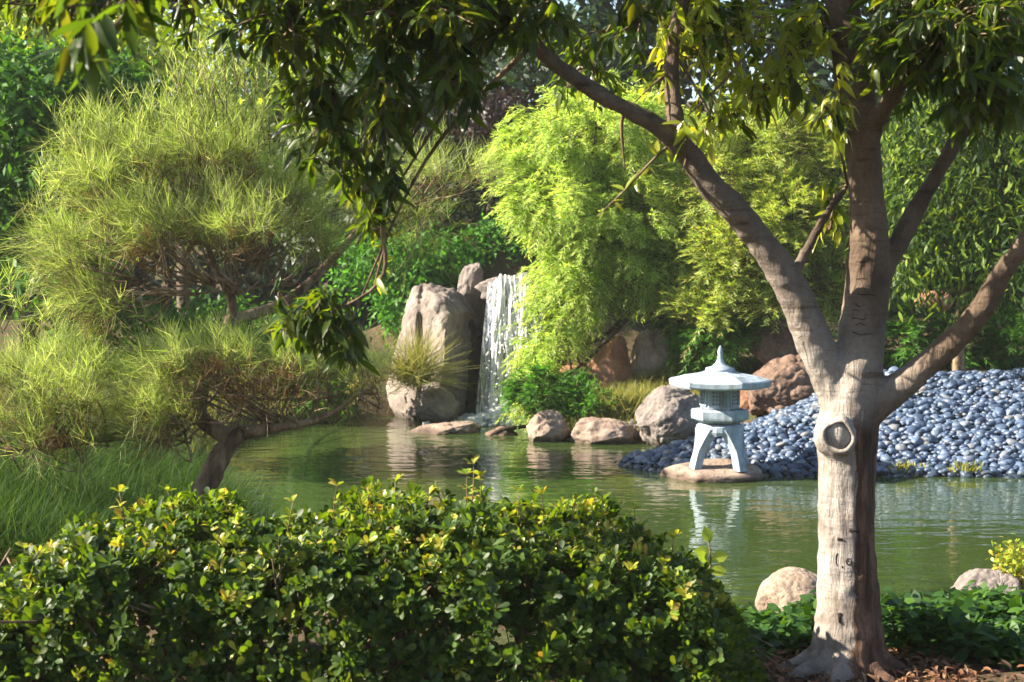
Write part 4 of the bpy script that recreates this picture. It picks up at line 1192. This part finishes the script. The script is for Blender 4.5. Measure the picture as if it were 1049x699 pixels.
# bare shoot with a few backlit gold leaves left of the limb
for path in [[(695, 140, 5.86), (668, 165, 5.84), (640, 195, 5.82), (612, 222, 5.8)], [(690, 70, 5.95), (668, 88, 5.9), (650, 105, 5.86)], [(760, 62, 6.0), (735, 90, 6.0), (705, 118, 5.9)],
             [(392, 226, 5.5), (394, 250, 5.5), (388, 275, 5.5), (382, 300, 5.5)], [(868, 190, 6.2), (860, 150, 6.1), (845, 105, 6.1)]]:
    p3 = pp(*path); tw.add(*tube(p3, np.linspace(.0065, .0025, len(p3)), 6, 5, .08))
    q = catmull(p3, np.ones(len(p3)), 5)[0]
    for b_ in q[2::2]:
        k = 2
        GOLD_LF.append((np.repeat(b_[None], k, 0), unit(rdir(k) + [0, 0, .1]), unit(rdir(k) * .6 + [0, -.2, .8]), rng.uniform(.05, .085, k)))


def leaves_obj(name, lst, mat):
    a_ = [np.concatenate([q[i] for q in lst]) for i in range(4)]
    g = Geo(); g.add(*leaf_geo(a_[0], a_[1], a_[2], a_[3], a_[3] * .30, LANCE, .3, rng.uniform(.05, .5, len(a_[0])), mid=True))
    return g.obj(name, M[mat], ft)


leaves_obj('crown', LF, 'fg_leaf'); leaves_obj('backlit_leaves', GOLD_LF, 'fg_backlit')
tw.obj('twigs', M['twig'], ft)

# ------------------------------------------------------------------ hedge
HT = [(-160, 640), (-60, 620), (0, 592), (40, 562), (80, 532), (120, 512), (180, 515), (240, 530), (300, 524), (350, 510), (400, 506), (440, 514), (485, 500), (520, 508), (560, 520), (620, 524), (660, 544), (700, 560), (735, 590), (760, 632), (785, 710)]
HD = 5.75
hx = np.array([P(a, 500, HD)[0] for a, b in HT]); hzv = np.array([P(500, b, HD)[2] for a, b in HT])
hb = (P(380, 600, HD)[0], HD, 0)
hedge = thing('hedge', 'dense dark green clipped hedge with yellow green new shoots in front of the pond', 'hedge', hb)
stem, old, new = Geo(), [], []
n = 9600
X = rng.uniform(hx[0], hx[-1], n); top = np.interp(X, hx, hzv)
th = rng.uniform(0, math.pi, n)                     # round over the top from front to back
r = np.clip(rng.uniform(.62, 1.0, n) ** .5 + rng.normal(0, .03, n), 0, 1.06)
lump = 1 + .07 * np.sin(X * 9 + th * 3) + .05 * np.sin(X * 23 + 1) * np.cos(th * 7)
hw = .58 * np.clip((hx[-1] - X) / .25, .25, 1)
ct, st = np.cos(th), np.sin(th)
Y = HD - hw * np.sign(ct) * np.abs(ct) ** .7 * r * lump
Z = (top - .03) * np.abs(st) ** .55 * r * lump
ok = (Z > .03) & (np.array([mnoise.noise(Vector((x * 4.5, th_ * 1.6, r_ * 2))) for x, th_, r_ in zip(X, th, r)]) > np.where((r > .84) & (Z > .3), -.30, -9))
X, Y, Z, ct, st, top = X[ok], Y[ok], Z[ok], ct[ok], st[ok], top[ok]; n = len(X)
od = unit(np.stack([rng.normal(0, .35, n), -ct * .8, st * .9 + .25], 1) + rng.normal(0, .25, (n, 3)))
# taller shoots at the crest
sh = [(485, 476), (478, 486), (492, 488), (25, 562), (172, 504), (345, 498), (405, 494), (300, 514), (590, 512), (650, 522), (555, 506), (690, 552), (440, 506), (122, 504), (530, 503)]
for (a, b) in sh:
    e = P(a, b, HD + rng.uniform(-.15, .1)); f = e + np.array([rng.normal(0, .02), .02, -.18])
    stem.add(*tube([f, (e + f) / 2 + rng.normal(0, .006, 3), e], [.003, .0025, .0015], 5, 3))
    for t in (.2, .45, .7, 1):
        q = f * (1 - t) + e * t; k = 4 if t < 1 else 7
        new.append((np.repeat(q[None], k, 0), unit(rdir(k) * [1, 1, .4] + [0, 0, .65 if t == 1 else .3]), unit(rdir(k) * .4 + [0, 0, 1]), rng.uniform(.03, .045, k)))
rsz = rng.uniform(.65, 1.22, n)
isnew = rng.random(n) < np.where(Z > top * .80, .24, .045)
for i in range(n):
    k = int(rng.integers(7, 11))
    b_ = np.array([X[i], Y[i], Z[i]])
    ph = np.arange(k) * 2.4 + rng.random() * 6
    u = unit(np.cross(od[i], [.3, .2, .9])); v_ = np.cross(od[i], u)
    op = rng.uniform(.35, 1.15, k)
    dd = od[i] * np.cos(op)[:, None] + (u * np.cos(ph)[:, None] + v_ * np.sin(ph)[:, None]) * np.sin(op)[:, None]
    nn = od[i] - dd * (dd @ od[i])[:, None] + .15 * rng.normal(size=(k, 3))
    ln = rng.uniform(.030, .048, k) * (.85 if isnew[i] else 1) * rsz[i]
    bs_ = b_ - od[i] * rng.uniform(0, .035, k)[:, None]
    (new if isnew[i] else old).append((bs_, dd, nn, ln))
    if i % 4 == 0: stem.add(*tube([b_ - od[i] * .16, b_], [.003, .002], 4, 2, smooth_path=False, cap=False))
for k in range(40):
    x = rng.uniform(hx[1], hx[-5]); stem.add(*tube([(x, HD + rng.normal(0, .1), -.05), (x + rng.normal(0, .08), HD + rng.normal(0, .15), .22), (x + rng.normal(0, .15), HD + rng.normal(0, .3), .42)], [.012, .009, .004], 6, 4, .1))


def hedge_leaves(name, lst, mat):
    a_ = [np.concatenate([q[i] for q in lst]) for i in range(4)]
    g = Geo(); g.add(*leaf_geo(a_[0], a_[1], a_[2], a_[3], a_[3] * .5, OBOV, .2, rng.uniform(.0, .35, len(a_[0])), mid=True))
    return g.obj(name, M[mat], hedge)


hedge_leaves('foliage', old, 'hedge'); hedge_leaves('new_shoots', new, 'hedge_new'); stem.obj('stems', M['twig'], hedge)
# sprout with round bright leaves behind the hedge end
sb = P(722, 640, 6.4)
sp_ = thing('leafy_sprout', 'thin sprout with round bright backlit leaves at the right end of the hedge', 'plant', (sb[0], 6.4, gz(sb[0], 6.4)))
g = Geo(); p3 = [np.array([sb[0], 6.4, gz(sb[0], 6.4)]), P(724, 610, 6.4), P(728, 575, 6.4), P(726, 553, 6.4)]
g.add(*tube(p3, [.006, .005, .004, .002], 6, 6)); g.obj('stem', M['twig'], sp_)
bs_ = np.array([P(*q) for q in [(727, 556, 6.4), (728, 566, 6.4), (729, 572, 6.4), (726, 582, 6.4), (728, 586, 6.4), (727, 596, 6.4), (725, 575, 6.4)]])
dd = unit(np.array([(-.2, 0, .7), (-.9, -.1, .1), (.9, -.1, .2), (-.8, 0, -.2), (.8, .1, .1), (.8, -.2, -.3), (-.4, -.3, .4)]))
g = Geo(); g.add(*leaf_geo(bs_, dd, np.array([(.1, -1, .3)] * 7) + rng.normal(0, .2, (7, 3)), np.full(7, .068), np.full(7, .05), OVAL, .15, .15, mid=True)); g.obj('leaves', M['lime_leaf'], sp_)
